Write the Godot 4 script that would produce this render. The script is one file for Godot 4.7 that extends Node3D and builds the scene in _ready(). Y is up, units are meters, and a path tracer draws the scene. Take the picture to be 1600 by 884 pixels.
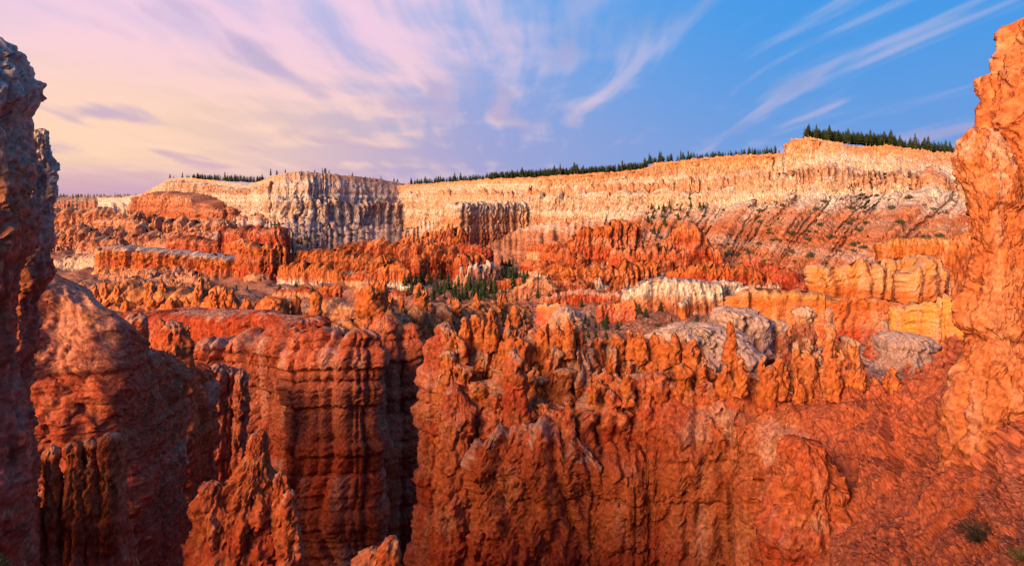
extends Node3D
# A wide canyon of red and orange rock spires below a pale rim, at dusk. Metres, y up, eye at the origin looking to -z.

const F := 1042.0        # focal length in pixels of the 1600 x 884 photograph
const HOR := 310.0       # the row of the eye level
const TAU2 := PI * 2.0

var nA := FastNoiseLite.new()    # smooth fbm
var nR := FastNoiseLite.new()    # ridged
var nF := FastNoiseLite.new()    # finer fbm
var nC := FastNoiseLite.new()    # cellular, chips
var nB := FastNoiseLite.new()    # cell values: fractured blocks
var strata_near := {}
var strata_mid := {}
var strata_far := {}
var mats := {}
var jobs: Array = []             # dictionaries: kind + parameters, filled by arrays
var taken := {}
var serial := 100

# ------------------------------------------------------------------ setup
func _ready() -> void:
	setup_view()
	setup_noise()
	setup_materials()
	print("stage view ", Time.get_ticks_msec())
	far_land()
	mid_land()
	near_land()
	run_jobs()
	print("stage rock ", Time.get_ticks_msec())
	plants()
	print("stage plants ", Time.get_ticks_msec())

func setup_view() -> void:
	var cam := Camera3D.new()
	cam.name = "camera"
	cam.projection = Camera3D.PROJECTION_FRUSTUM
	cam.keep_aspect = Camera3D.KEEP_HEIGHT
	cam.near = 0.2
	cam.far = 30000.0
	cam.size = 0.2 * 884.0 / F
	cam.frustum_offset = Vector2(0.0, (HOR - 442.0) / F * 0.2)
	add_child(cam)
	cam.current = true
	var sun := DirectionalLight3D.new()
	sun.name = "sun"
	sun.light_color = Color(1.0, 0.80, 0.58)
	sun.light_energy = 1.6
	sun.light_angular_distance = 36.0
	sun.shadow_enabled = true
	add_child(sun)
	sun.look_at_from_position(Vector3.ZERO, Vector3(0.62, -0.28, -0.73), Vector3.UP)
	var env := Environment.new()
	env.background_mode = Environment.BG_SKY
	env.tonemap_mode = Environment.TONE_MAPPER_LINEAR
	env.tonemap_exposure = 2.65
	env.background_energy_multiplier = 0.39
	env.sdfgi_enabled = true
	env.ssao_enabled = true
	env.ssil_enabled = true
	var sm := PanoramaSkyMaterial.new()
	sm.panorama = ImageTexture.create_from_image(sky_image())
	var sky := Sky.new()
	sky.sky_material = sm
	env.sky = sky
	var we := WorldEnvironment.new()
	we.name = "air"
	we.environment = env
	add_child(we)

func s2l(r: float, g: float, b: float) -> Vector3:
	var c := Color(r / 255.0, g / 255.0, b / 255.0).srgb_to_linear()
	return Vector3(c.r, c.g, c.b)

const SKW := 3072
const SKH := 1536
var sky_rows: Array = []

func sky_image() -> Image:
	sky_rows.resize(SKH)
	var task := WorkerThreadPool.add_group_task(sky_row, SKH)
	WorkerThreadPool.wait_for_group_task_completion(task)
	var all := PackedByteArray()
	for r in sky_rows:
		all.append_array(r)
	sky_rows.clear()
	return Image.create_from_data(SKW, SKH, false, Image.FORMAT_RGB8, all)

func sky_row(row: int) -> void:
	var out := PackedByteArray()
	out.resize(SKW * 3)
	var el := (0.5 - (row + 0.5) / SKH) * PI
	if el < -0.02:
		for i in SKW:
			out[i * 3] = 120
			out[i * 3 + 1] = 74
			out[i * 3 + 2] = 62
		sky_rows[row] = out
		return
	var n1 := FastNoiseLite.new()
	n1.seed = 5
	n1.frequency = 1.0
	n1.noise_type = FastNoiseLite.TYPE_SIMPLEX_SMOOTH
	n1.fractal_octaves = 5
	n1.fractal_gain = 0.52
	var n2 := FastNoiseLite.new()
	n2.seed = 11
	n2.frequency = 1.0
	n2.noise_type = FastNoiseLite.TYPE_SIMPLEX_SMOOTH
	n2.fractal_octaves = 3
	var azure := Vector3(66, 152, 230)
	var azure_low := Vector3(118, 158, 220)
	var zenith := Vector3(62, 132, 222)
	var warm_low := Vector3(253, 214, 178)
	var warm_mid := Vector3(226, 200, 224)
	var warm_top := Vector3(140, 182, 236)
	var dusk := Vector3(206, 166, 186)
	var y := sin(el)
	var ce := cos(el)
	for i in SKW:
		var az := wrapf((i + 0.5) / SKW * TAU2, -PI, PI)          # 0 ahead, + right
		var dx := sin(az) * ce
		var dz := -cos(az) * ce
		# warmth follows the angle to the place where the sun went down, off to the left
		var wa := 0.5 + 0.5 * cos(az + 1.25)
		var warm := smoothstep(0.42, 0.95, wa)
		var glow := smoothstep(0.66, 0.94, wa)
		var e := clampf(el / 0.42, 0.0, 1.0)
		var cold := azure_low.lerp(azure, smoothstep(0.0, 0.75, e)).lerp(zenith, smoothstep(0.45, 1.4, el))
		var rose := Vector3(214, 172, 200).lerp(Vector3(206, 182, 222), smoothstep(0.1, 0.5, e)).lerp(warm_top, smoothstep(0.45, 1.0, e))
		var hot := dusk.lerp(warm_low, smoothstep(0.03, 0.14, e)).lerp(warm_mid, smoothstep(0.28, 0.55, e)).lerp(warm_top, smoothstep(0.55, 1.0, e))
		var c := cold.lerp(rose, warm).lerp(hot, glow).lerp(zenith, smoothstep(0.45, 1.4, el))
		# cirrus: long streaks running away from the eye
		var k := 1.0 / (maxf(y, 0.0) + 0.09)
		var u := dx * k
		var w := dz * k
		var bend := n2.get_noise_2d(u * 0.35 + 7.0, w * 0.2) * 0.20
		var st := n1.get_noise_2d((u + bend) * 1.5, w * 0.16 + 3.0)
		var wisp := n1.get_noise_2d((u + bend * 1.2) * 3.4 + 20.0, w * 0.30)
		var level := n1.get_noise_2d(az * 2.3 + 4.0, el * 24.0 + 0.6 * az)
		st = lerpf(st, level * 1.15, smoothstep(0.75, 0.2, e) * smoothstep(0.5, -0.3, az) * 0.75)
		var curl := n1.get_noise_2d((u + bend * 3.0) * 1.9 + 60.0, w * 0.95 + 11.0)
		var cover := n2.get_noise_2d(u * 0.28 + 2.0, w * 0.28 + 9.0)
		var lean := smoothstep(0.62, -0.30, az + 0.12 * cover) * 0.55 + smoothstep(2.4, 3.1, absf(az)) * 0.2
		var dens := smoothstep(-0.12, 0.55, st * 0.52 + wisp * 0.36 + curl * 0.34 + cover * 0.5 + lean * 0.8 - 0.22)
		var thin := smoothstep(0.12, 0.5, wisp * 0.6 + st * 0.7 + cover * 0.3) * 0.5
		dens = maxf(dens * (0.35 + 0.65 * lean / 0.55), thin) * smoothstep(0.0, 0.06, el)
		var lit := Vector3(246, 206, 226).lerp(Vector3(255, 214, 184), warm * smoothstep(0.62, 0.15, e))
		lit = lit.lerp(Vector3(236, 190, 216), smoothstep(0.0, 0.7, az) * 0.6)
		var grey := Vector3(172, 164, 206).lerp(Vector3(196, 160, 190), smoothstep(0.4, 0.05, e))
		var shade := smoothstep(0.05, 0.55, n2.get_noise_2d(u * 0.9 + 31.0, w * 0.4) + 0.35 * wisp + 0.3 * curl)
		var cc := lit.lerp(grey, shade * 0.7)
		c = c.lerp(cc, clampf(dens, 0.0, 1.0) * 0.9)
		out[i * 3] = int(clampf(c.x, 0, 255))
		out[i * 3 + 1] = int(clampf(c.y, 0, 255))
		out[i * 3 + 2] = int(clampf(c.z, 0, 255))
	sky_rows[row] = out

func setup_noise() -> void:
	for n in [nA, nR, nF, nC]:
		n.noise_type = FastNoiseLite.TYPE_SIMPLEX_SMOOTH
		n.frequency = 1.0
	nA.seed = 3
	nA.fractal_octaves = 4
	nR.seed = 8
	nR.fractal_type = FastNoiseLite.FRACTAL_RIDGED
	nR.fractal_octaves = 3
	nF.seed = 21
	nF.fractal_octaves = 2
	nC.seed = 4
	nC.noise_type = FastNoiseLite.TYPE_CELLULAR
	nC.fractal_octaves = 2
	nC.cellular_return_type = FastNoiseLite.RETURN_DISTANCE
	nB.seed = 14
	nB.noise_type = FastNoiseLite.TYPE_CELLULAR
	nB.frequency = 1.0
	nB.fractal_octaves = 2
	nB.fractal_gain = 0.55
	nB.cellular_return_type = FastNoiseLite.RETURN_CELL_VALUE
	nB.domain_warp_enabled = true
	nB.domain_warp_amplitude = 0.4
	nB.domain_warp_frequency = 0.9
	nB.domain_warp_fractal_octaves = 2
	strata_near = strata(41, 1.5)
	strata_mid = strata(57, 3.2)
	strata_far = strata(63, 9.0)

func strata(sd: int, thick: float) -> Dictionary:
	var rng := RandomNumberGenerator.new()
	rng.seed = sd
	var step := thick / 18.0
	var n := int(500.0 / step)
	var off := PackedFloat32Array()
	var tone := PackedFloat32Array()
	off.resize(n)
	tone.resize(n)
	var i := 0
	while i < n:
		var len := int(maxf(3.0, thick * rng.randf_range(0.3, 1.9) / step))
		var hard := rng.randf()
		var tn := rng.randf_range(-1.0, 1.0)
		for j in len:
			if i + j >= n:
				break
			var f := (j + 0.5) / len
			off[i + j] = (0.35 + 0.65 * hard) * pow(1.0 - pow(absf(2.0 * f - 1.0), 6.0), 0.5) + (hard - 0.5) * 0.5 - 0.5
			tone[i + j] = tn
		i += len
	return {"off": off, "tone": tone, "y0": -300.0, "inv": 1.0 / step, "n": n, "thick": thick}

func noise_tex(sd: int, freq: float, octaves: int, lo: Color, hi: Color, ridged := false) -> NoiseTexture2D:
	var n := FastNoiseLite.new()
	n.seed = sd
	n.noise_type = FastNoiseLite.TYPE_SIMPLEX_SMOOTH
	n.frequency = freq
	n.fractal_octaves = octaves
	n.fractal_gain = 0.58
	if ridged:
		n.fractal_type = FastNoiseLite.FRACTAL_RIDGED
	var t := NoiseTexture2D.new()
	t.width = 1024
	t.height = 1024
	t.seamless = true
	t.noise = n
	var g := Gradient.new()
	g.set_color(0, lo)
	g.set_color(1, hi)
	g.set_offset(0, 0.27)
	g.set_offset(1, 0.73)
	t.color_ramp = g
	return t

var bump_rows: Array = []
const BUMP := 640

func bump_row(r: int) -> void:
	var n := FastNoiseLite.new()
	n.seed = 9
	n.noise_type = FastNoiseLite.TYPE_PERLIN
	n.frequency = 0.05
	n.fractal_octaves = 5
	n.fractal_gain = 0.68
	var m := FastNoiseLite.new()
	m.seed = 10
	m.noise_type = FastNoiseLite.TYPE_CELLULAR
	m.frequency = 0.035
	m.fractal_octaves = 3
	m.fractal_gain = 0.6
	m.cellular_return_type = FastNoiseLite.RETURN_DISTANCE
	var out := PackedFloat32Array()
	out.resize(BUMP)
	var v := float(r) / BUMP
	for i in BUMP:
		var u := float(i) / BUMP
		var a := lerpf(n.get_noise_2d(i, r), n.get_noise_2d(i - BUMP, r), u)
		var b := lerpf(n.get_noise_2d(i, r - BUMP), n.get_noise_2d(i - BUMP, r - BUMP), u)
		var a2 := lerpf(m.get_noise_2d(i, r), m.get_noise_2d(i - BUMP, r), u)
		var b2 := lerpf(m.get_noise_2d(i, r - BUMP), m.get_noise_2d(i - BUMP, r - BUMP), u)
		out[i] = 0.5 + 0.32 * lerpf(a, b, v) - 0.22 * lerpf(a2, b2, v)
	bump_rows[r] = out

func setup_materials() -> void:
	var tone := noise_tex(2, 0.02, 8, Color(0.68, 0.65, 0.65), Color(1.0, 1.0, 1.0))
	var streaks := noise_tex(3, 0.02, 7, Color(0.52, 0.47, 0.47), Color(1.0, 1.0, 1.0))
	bump_rows.resize(BUMP)
	WorkerThreadPool.wait_for_group_task_completion(WorkerThreadPool.add_group_task(bump_row, BUMP))
	var all := PackedFloat32Array()
	for r in bump_rows:
		all.append_array(r)
	bump_rows.clear()
	var bump := ImageTexture.create_from_image(Image.create_from_data(BUMP, BUMP, false, Image.FORMAT_RF, all.to_byte_array()))
	var tiers := {"near": [0.20, 22.0, 0.8], "mid": [0.075, 80.0, 0.6], "far": [0.022, 380.0, 0.2]}
	for k in tiers:
		var m := StandardMaterial3D.new()
		m.resource_name = "rock_" + k
		m.vertex_color_use_as_albedo = true
		m.roughness = 0.95
		m.metallic_specular = 0.15
		m.albedo_texture = streaks if k == "far" else tone
		m.heightmap_enabled = true
		m.heightmap_texture = bump
		m.heightmap_scale = tiers[k][1]
		m.uv1_triplanar = true
		m.uv1_world_triplanar = true
		var s: float = tiers[k][0]
		m.uv1_scale = Vector3(s, s * tiers[k][2], s)
		mats[k] = m

# ------------------------------------------------------------------ helpers
func at(px: float, py: float, d: float) -> Vector3:
	return Vector3((px - 800.0) / F * d, (HOR - py) / F * d, -d)

func spot(q: Array, o: Dictionary) -> Vector3:
	return Vector3(q[0], q[1], q[2]) if o.get("metres", false) else at(q[0], q[1], q[2])

func yat(py: float, d: float) -> float:
	return (HOR - py) / F * d

func numbered(called: String) -> String:
	if not taken.has(called):
		taken[called] = 0
		return called
	taken[called] += 1
	return "%s_%03d" % [called, taken[called]]

func thing(called: String, label: String, category: String, group := "") -> Node3D:
	var o := Node3D.new()
	o.name = numbered(called)
	add_child(o)
	o.set_meta("label", label)
	o.set_meta("category", category)
	if group:
		o.set_meta("group", group)
	return o

# a rock job: the mesh is computed later, in parallel; it lands under "to" (or at top level)
func rock(kind: String, called: String, o: Dictionary, to: Node3D = null, kind_meta := "") -> Dictionary:
	serial += 1
	o["kind"] = kind
	o["called"] = called
	o["to"] = to
	o["seed"] = serial
	o["meta"] = kind_meta
	jobs.append(o)
	return o

func run_jobs() -> void:
	var task := WorkerThreadPool.add_group_task(one_job, jobs.size(), 4)
	WorkerThreadPool.wait_for_group_task_completion(task)
	var total := 0
	for j in jobs:
		var mesh := ArrayMesh.new()
		mesh.add_surface_from_arrays(Mesh.PRIMITIVE_TRIANGLES, j["arrays"])
		total += j["arrays"][Mesh.ARRAY_INDEX].size() / 3
		if j["arrays"][Mesh.ARRAY_INDEX].size() > 400000: print(j["called"], " ", j["arrays"][Mesh.ARRAY_INDEX].size() / 3)
		var m := MeshInstance3D.new()
		m.mesh = mesh
		m.material_override = mats[j["tier"]]
		if j["to"] == null:
			m.name = numbered(j["called"])
			add_child(m)
			if j.has("label"):
				m.set_meta("label", j["label"])
				m.set_meta("category", j["category"])
				if j.has("group"):
					m.set_meta("group", j["group"])
		else:
			m.name = j["called"]
			j["to"].add_child(m, true)
		if j["meta"]:
			m.set_meta("kind", j["meta"])
		j["arrays"] = null
	print("rock triangles ", total, " in ", jobs.size(), " meshes")

func one_job(i: int) -> void:
	var j: Dictionary = jobs[i]
	if j["kind"] == "fin":
		fin_mesh(j)
	elif j["kind"] == "stack":
		stack_mesh(j)
	else:
		loft_mesh(j)

func tier_of(d: float) -> String:
	return "near" if d < 75.0 else ("mid" if d < 420.0 else "far")

func strata_of(d: float) -> Dictionary:
	return strata_near if d < 75.0 else (strata_mid if d < 420.0 else strata_far)

func spacing(d: float) -> float:
	return d / 667.0 * 1.95

# a grid of nu x nv points (u to the right as seen from outside, v upwards)
func grid(pos: PackedVector3Array, col: PackedColorArray, nu: int, nv: int, wrap: bool, grit := 0.0) -> Array:
	if grit > 0.0:
		var rng := RandomNumberGenerator.new()
		rng.seed = nu * 7919 + nv
		for i in pos.size():
			pos[i] += Vector3(rng.randf() - 0.5, rng.randf() - 0.5, rng.randf() - 0.5) * grit
			var g := 0.78 + 0.44 * rng.randf()
			col[i] = col[i] * Color(g, g, g)
	var nrm := PackedVector3Array()
	nrm.resize(nu * nv)
	for j in nv:
		var ju := mini(j + 1, nv - 1) * nu
		var jd := maxi(j - 1, 0) * nu
		var jr := j * nu
		for i in nu:
			var ir := i + 1
			var il := i - 1
			if wrap:
				if ir == nu:
					ir = 0
				if il < 0:
					il = nu - 1
			else:
				ir = mini(ir, nu - 1)
				il = maxi(il, 0)
			var n := (pos[jr + ir] - pos[jr + il]).cross(pos[ju + i] - pos[jd + i])
			nrm[jr + i] = n.normalized() if n.length_squared() > 1e-20 else Vector3.UP
	var cols := nu if wrap else nu - 1
	var idx := PackedInt32Array()
	idx.resize(cols * (nv - 1) * 6)
	var q := 0
	for j in nv - 1:
		for i in cols:
			var a := j * nu + i
			var b := j * nu + (i + 1) % nu
			var c := a + nu
			var d := b + nu
			idx[q] = a
			idx[q + 1] = c
			idx[q + 2] = d
			idx[q + 3] = a
			idx[q + 4] = d
			idx[q + 5] = b
			q += 6
	var arr := []
	arr.resize(Mesh.ARRAY_MAX)
	arr[Mesh.ARRAY_VERTEX] = pos
	arr[Mesh.ARRAY_NORMAL] = nrm
	arr[Mesh.ARRAY_COLOR] = col
	arr[Mesh.ARRAY_INDEX] = idx
	return arr

func spline(a: Array, t: float) -> Array:
	# Catmull-Rom through rows of numbers, t in 0..n-1
	var n := a.size()
	var i := clampi(int(floor(t)), 0, maxi(n - 2, 0))
	var f := t - i
	var p0: Array = a[maxi(i - 1, 0)]
	var p1: Array = a[i]
	var p2: Array = a[mini(i + 1, n - 1)]
	var p3: Array = a[mini(i + 2, n - 1)]
	var out := []
	for c in p1.size():
		var a0: float = p0[c]
		var a1: float = p1[c]
		var a2: float = p2[c]
		var a3: float = p3[c]
		out.append(0.5 * (2.0 * a1 + (a2 - a0) * f + (2.0 * a0 - 5.0 * a1 + 4.0 * a2 - a3) * f * f + (3.0 * a1 - a0 - 3.0 * a2 + a3) * f * f * f))
	return out

# colours of rock, as linear base colours
const RED := Color(0.45, 0.083, 0.037)
const DEEP := Color(0.42, 0.066, 0.035)
const ORANGE := Color(0.56, 0.165, 0.046)
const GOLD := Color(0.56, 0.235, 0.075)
const PALE := Color(0.62, 0.34, 0.20)
const PINK := Color(0.56, 0.27, 0.19)
const CREAM := Color(0.61, 0.52, 0.45)
const WHITE := Color(0.62, 0.54, 0.49)
const GREY := Color(0.44, 0.30, 0.23)
const TAN := Color(0.52, 0.22, 0.11)
const TALUS := Color(0.52, 0.235, 0.14)

func band_color(bands: Array, f: float) -> Color:
	var n := bands.size()
	if f <= bands[0][0]:
		return bands[0][1]
	for i in n - 1:
		if f < bands[i + 1][0]:
			var a: float = bands[i][0]
			var b: float = bands[i + 1][0]
			var k := clampf((f - a) / maxf(b - a, 1e-4), 0.0, 1.0)
			return (bands[i][1] as Color).lerp(bands[i + 1][1], smoothstep(0.2, 0.8, k))
	return bands[n - 1][1]

# ------------------------------------------------------------------ primitive 1: a jointed fin of rock
# k: knots [px, py of the crest, distance]; b: row of the foot; hw: half thickness in metres
# w: width of its columns; jr: depth of the joints; hv: how unevenly the columns end; dm: dome of each column's top; tp: taper height
func fin_mesh(o: Dictionary) -> void:
	var rng := RandomNumberGenerator.new()
	rng.seed = o["seed"]
	var k: Array = o["k"]
	var dmean := 0.0
	for q in k:
		dmean += q[2]
	dmean /= k.size()
	o["tier"] = o.get("tier", tier_of(dmean))
	var S: Dictionary = o.get("S", strata_of(dmean))
	var res: float = spacing(dmean) * o.get("res", 1.0)
	var u := dmean / F                       # metres per photo pixel
	var hw: float = o.get("hw", 20.0 * u)
	var w: float = o.get("w", 12.0 * u)
	var jr: float = o.get("jr", w * 0.22)
	var hv: float = o.get("hv", w * 0.35)
	var dm: float = o.get("dm", w * 0.22)
	var tp: float = o.get("tp", w * 0.4)
	var sa: float = o.get("sa", w * 0.16)
	var ba: float = o.get("ba", 0.25)
	var na: float = o.get("na", w * 0.22)
	var ns: float = o.get("ns", w * 1.3)
	var base: float = yat(o.get("b", 480.0), dmean)
	var base0 := yat(o.get("b0", o.get("b", 480.0)), dmean)
	var bands: Array = o.get("bands", [[0.0, RED], [1.0, ORANGE]])
	var cap: float = o.get("cap", 0.0)
	var capc: Color = o.get("capc", GREY)
	var off: PackedFloat32Array = S["off"]
	var tone: PackedFloat32Array = S["tone"]
	var sinv: float = S["inv"]
	var sn_1: int = S["n"] - 2
	# the spine
	var sp: Array = []
	var steps := 24
	var L := 0.0
	var last := Vector3.ZERO
	for i in (k.size() - 1) * steps + 1:
		var q := spline(k, float(i) / steps)
		var p := at(q[0], q[1], q[2])
		if i > 0:
			L += Vector2(p.x - last.x, p.z - last.z).length()
		last = p
		sp.append([p, L])
	# joints along it
	var pad := hw * 1.7
	var tstep := res * 0.3
	var tn := int((L + 2.0 * pad) / tstep) + 2
	var jo := PackedFloat32Array()
	var jh := PackedFloat32Array()
	var jt := PackedFloat32Array()
	jo.resize(tn)
	jh.resize(tn)
	jt.resize(tn)
	for pass_i in 2:
		var i := 0
		var ww := w if pass_i == 0 else w * 0.3
		var amp := 1.0 if pass_i == 0 else 0.5
		while i < tn:
			var len := int(maxf(3.0, ww * rng.randf_range(0.45, 1.6) / tstep))
			var push := rng.randf_range(-0.5, 0.5) * jr * amp
			var hgt := -hv * amp * pow(rng.randf(), 1.5)
			var ta := rng.randf_range(0.5, 1.6)
			var ee := rng.randf_range(0.9, 2.2) if dmean > 400.0 else rng.randf_range(2.0, 4.6)
			for j in len:
				if i + j >= tn:
					break
				var f := absf(2.0 * (j + 0.5) / len - 1.0)
				jo[i + j] += push - jr * amp * pow(f, ee)
				jh[i + j] += hgt - dm * amp * pow(f, 2.6)
				if pass_i == 0:
					jt[i + j] = tp * ta
			i += len
	# stations round the fin
	var X := PackedFloat32Array()
	var Z := PackedFloat32Array()
	var NX := PackedFloat32Array()
	var NZ := PackedFloat32Array()
	var T := PackedFloat32Array()
	var H := PackedFloat32Array()
	var HW := PackedFloat32Array()
	var back: float = o.get("back", 5.0)
	var TJ := PackedFloat32Array()
	for side in 2:
		var gap: float = (res if side == 0 else res * back) * o.get("hres", 0.62 if dmean > 400.0 else 1.0)
		var m := maxi(3, int(L / gap))
		for i in m + 1:
			var t := L * i / m
			if side == 1:
				t = L - t
			stations_add(sp, t, L, side, X, Z, NX, NZ, T, H)
			TJ.append(t)
		# cap at the end
		var mc := maxi(3, int(PI * hw / gap))
		var e := X.size() - 1
		var n0 := Vector2(NX[e], NZ[e])
		for i in range(1, mc):
			var a := -PI * i / mc
			var n1 := n0.rotated(a)
			X.append(X[e])
			Z.append(Z[e])
			NX.append(n1.x)
			NZ.append(n1.y)
			T.append(T[e])
			H.append(H[e])
			var away := sin(PI * i / mc) * hw * 1.3
			TJ.append(L + away if side == 0 else -away)
	var nu := X.size()
	var hmax := -1e9
	for h in H:
		hmax = maxf(hmax, h)
	var nv := maxi(6, int((hmax - base) / res * o.get("vres", 1.25)))
	var pos := PackedVector3Array()
	var col := PackedColorArray()
	pos.resize(nu * nv)
	col.resize(nu * nv)
	var sd := float(o["seed"]) * 13.7
	var iw := 1.0 / ns
	var ic := 1.0 / (res * 6.0)
	var icy := ic * (0.3 if dmean > 400.0 else 0.75)
	var chips: float = o.get("chips", 1.5)
	var tone_k := 0.9 if dmean > 400.0 else 0.55
	for i in nu:
		var ti := clampi(int((T[i] + pad) / tstep), 0, tn - 1)
		var hh := H[i] + jh[ti]
		var hl := hw * (0.85 + 0.3 * nF.get_noise_2d(T[i] * 0.35 / w + sd, 3.0))
		var tph := jt[ti]
		for j in nv:
			var f := float(j) / (nv - 1)
			f = f * (1.25 - 0.25 * f)          # closer rows near the crest
			var y := base + (hh - base) * f
			var q := clampf((hh - y) / tph, 0.0, 1.0)
			var shut := sqrt(1.0 - (1.0 - q) * (1.0 - q))
			var taper := shut * (1.0 + ba * (1.0 - f)) * (0.72 + 0.28 * q)
			var x0 := X[i]
			var z0 := Z[i]
			var wob := nF.get_noise_2d(y * 0.25 / w + sd, T[i] * 0.12 / w) * w * 0.6
			var tj := clampi(int((TJ[i] + wob + pad) / tstep), 0, tn - 1)
			var px := x0 + NX[i] * hl * taper
			var pz := z0 + NZ[i] * hl * taper
			var yw := y + nF.get_noise_2d(px * 0.3 / w, pz * 0.3 / w + 50.0) * float(S["thick"]) * 0.28
			var sf: float = (yw + 300.0) * sinv
			var si := clampi(int(sf), 0, sn_1)
			var soff := lerpf(off[si], off[si + 1], sf - si)
			var big := nA.get_noise_3d(px * iw + sd, y * iw * 0.6, pz * iw)
			var rid := nR.get_noise_3d(px * iw * 2.6, y * iw * 1.5, pz * iw * 2.6 + sd)
			var cru := nC.get_noise_3d(px * iw * 3.4, y * iw * 2.6 + sd, pz * iw * 3.4)
			var d := jo[tj] + (soff + 0.38 * off[clampi(int(sf * 4.3) % sn_1, 0, sn_1)]) * sa + na * (big * 0.95 + (rid - 0.3) * 0.25 - (cru + 0.4) * 0.35 + 0.55 * nB.get_noise_3d(px * iw * 1.5, y * iw * 0.9, pz * iw * 1.5))
			var chip := nC.get_noise_3d(px * ic, y * icy + sd, pz * ic) + 0.4
			d -= chip * res * chips
			d *= minf(1.0, shut * 1.3)
			px += NX[i] * d
			pz += NZ[i] * d
			pos[i + j * nu] = Vector3(px, y + (rid * 0.3 - cru * 0.5) * na * minf(1.0, 0.35 + shut) - chip * res * chips * 0.7, pz)
			# colour
			var streak := nF.get_noise_3d(px * 1.6 / w, y * 0.14 / w, pz * 1.6 / w + 9.0)
			var fb := (y - base0) / maxf(hh - base0, 0.1) + streak * 0.10 + big * 0.06
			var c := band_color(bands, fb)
			var patch := nF.get_noise_3d(px * 0.22 / w + sd, y * 0.3 / w, pz * 0.22 / w)
			c = c.lerp(TAN, clampf((patch + 0.6 * rid * cru - 0.12) * 1.5, 0.0, 0.5))
			c = c.lerp(c * Color(0.70, 0.60, 0.58), clampf(tone[si] * tone_k + streak * 0.9, 0.0, 0.8))
			c = c.lerp(c.lerp(CREAM, 0.4), clampf(-tone[si] * 0.5 - streak * 1.1 - 0.14, 0.0, 0.8))
			if cap > 0.0:
				var near_top := (hh - y) / (tp * 2.0)
				if rid * 0.6 + big * 0.8 - near_top + cap > 0.25 + 0.3 * streak:
					c = c.lerp(capc, 0.6)
			col[i + j * nu] = c
	o["arrays"] = grid(pos, col, nu, nv, true, res * 0.55 * o.get("grit", 1.0))

func stations_add(sp: Array, t: float, L: float, side: int, X, Z, NX, NZ, T, H) -> void:
	var n := sp.size()
	var lo := 0
	var hi := n - 1
	while hi - lo > 1:
		var mid := (lo + hi) / 2
		if sp[mid][1] <= t:
			lo = mid
		else:
			hi = mid
	var a: Vector3 = sp[lo][0]
	var b: Vector3 = sp[hi][0]
	var f := clampf((t - sp[lo][1]) / maxf(sp[hi][1] - sp[lo][1], 1e-5), 0.0, 1.0)
	var p := a.lerp(b, f)
	var a2: Vector3 = sp[maxi(lo - 6, 0)][0]
	var b2: Vector3 = sp[mini(hi + 6, n - 1)][0]
	var tg := Vector2(b2.x - a2.x, b2.z - a2.z).normalized()
	var nn := Vector2(-tg.y, tg.x)
	if side == 1:
		nn = -nn
	X.append(p.x)
	Z.append(p.z)
	NX.append(nn.x)
	NZ.append(nn.y)
	T.append(t)
	H.append(p.y)

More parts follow.
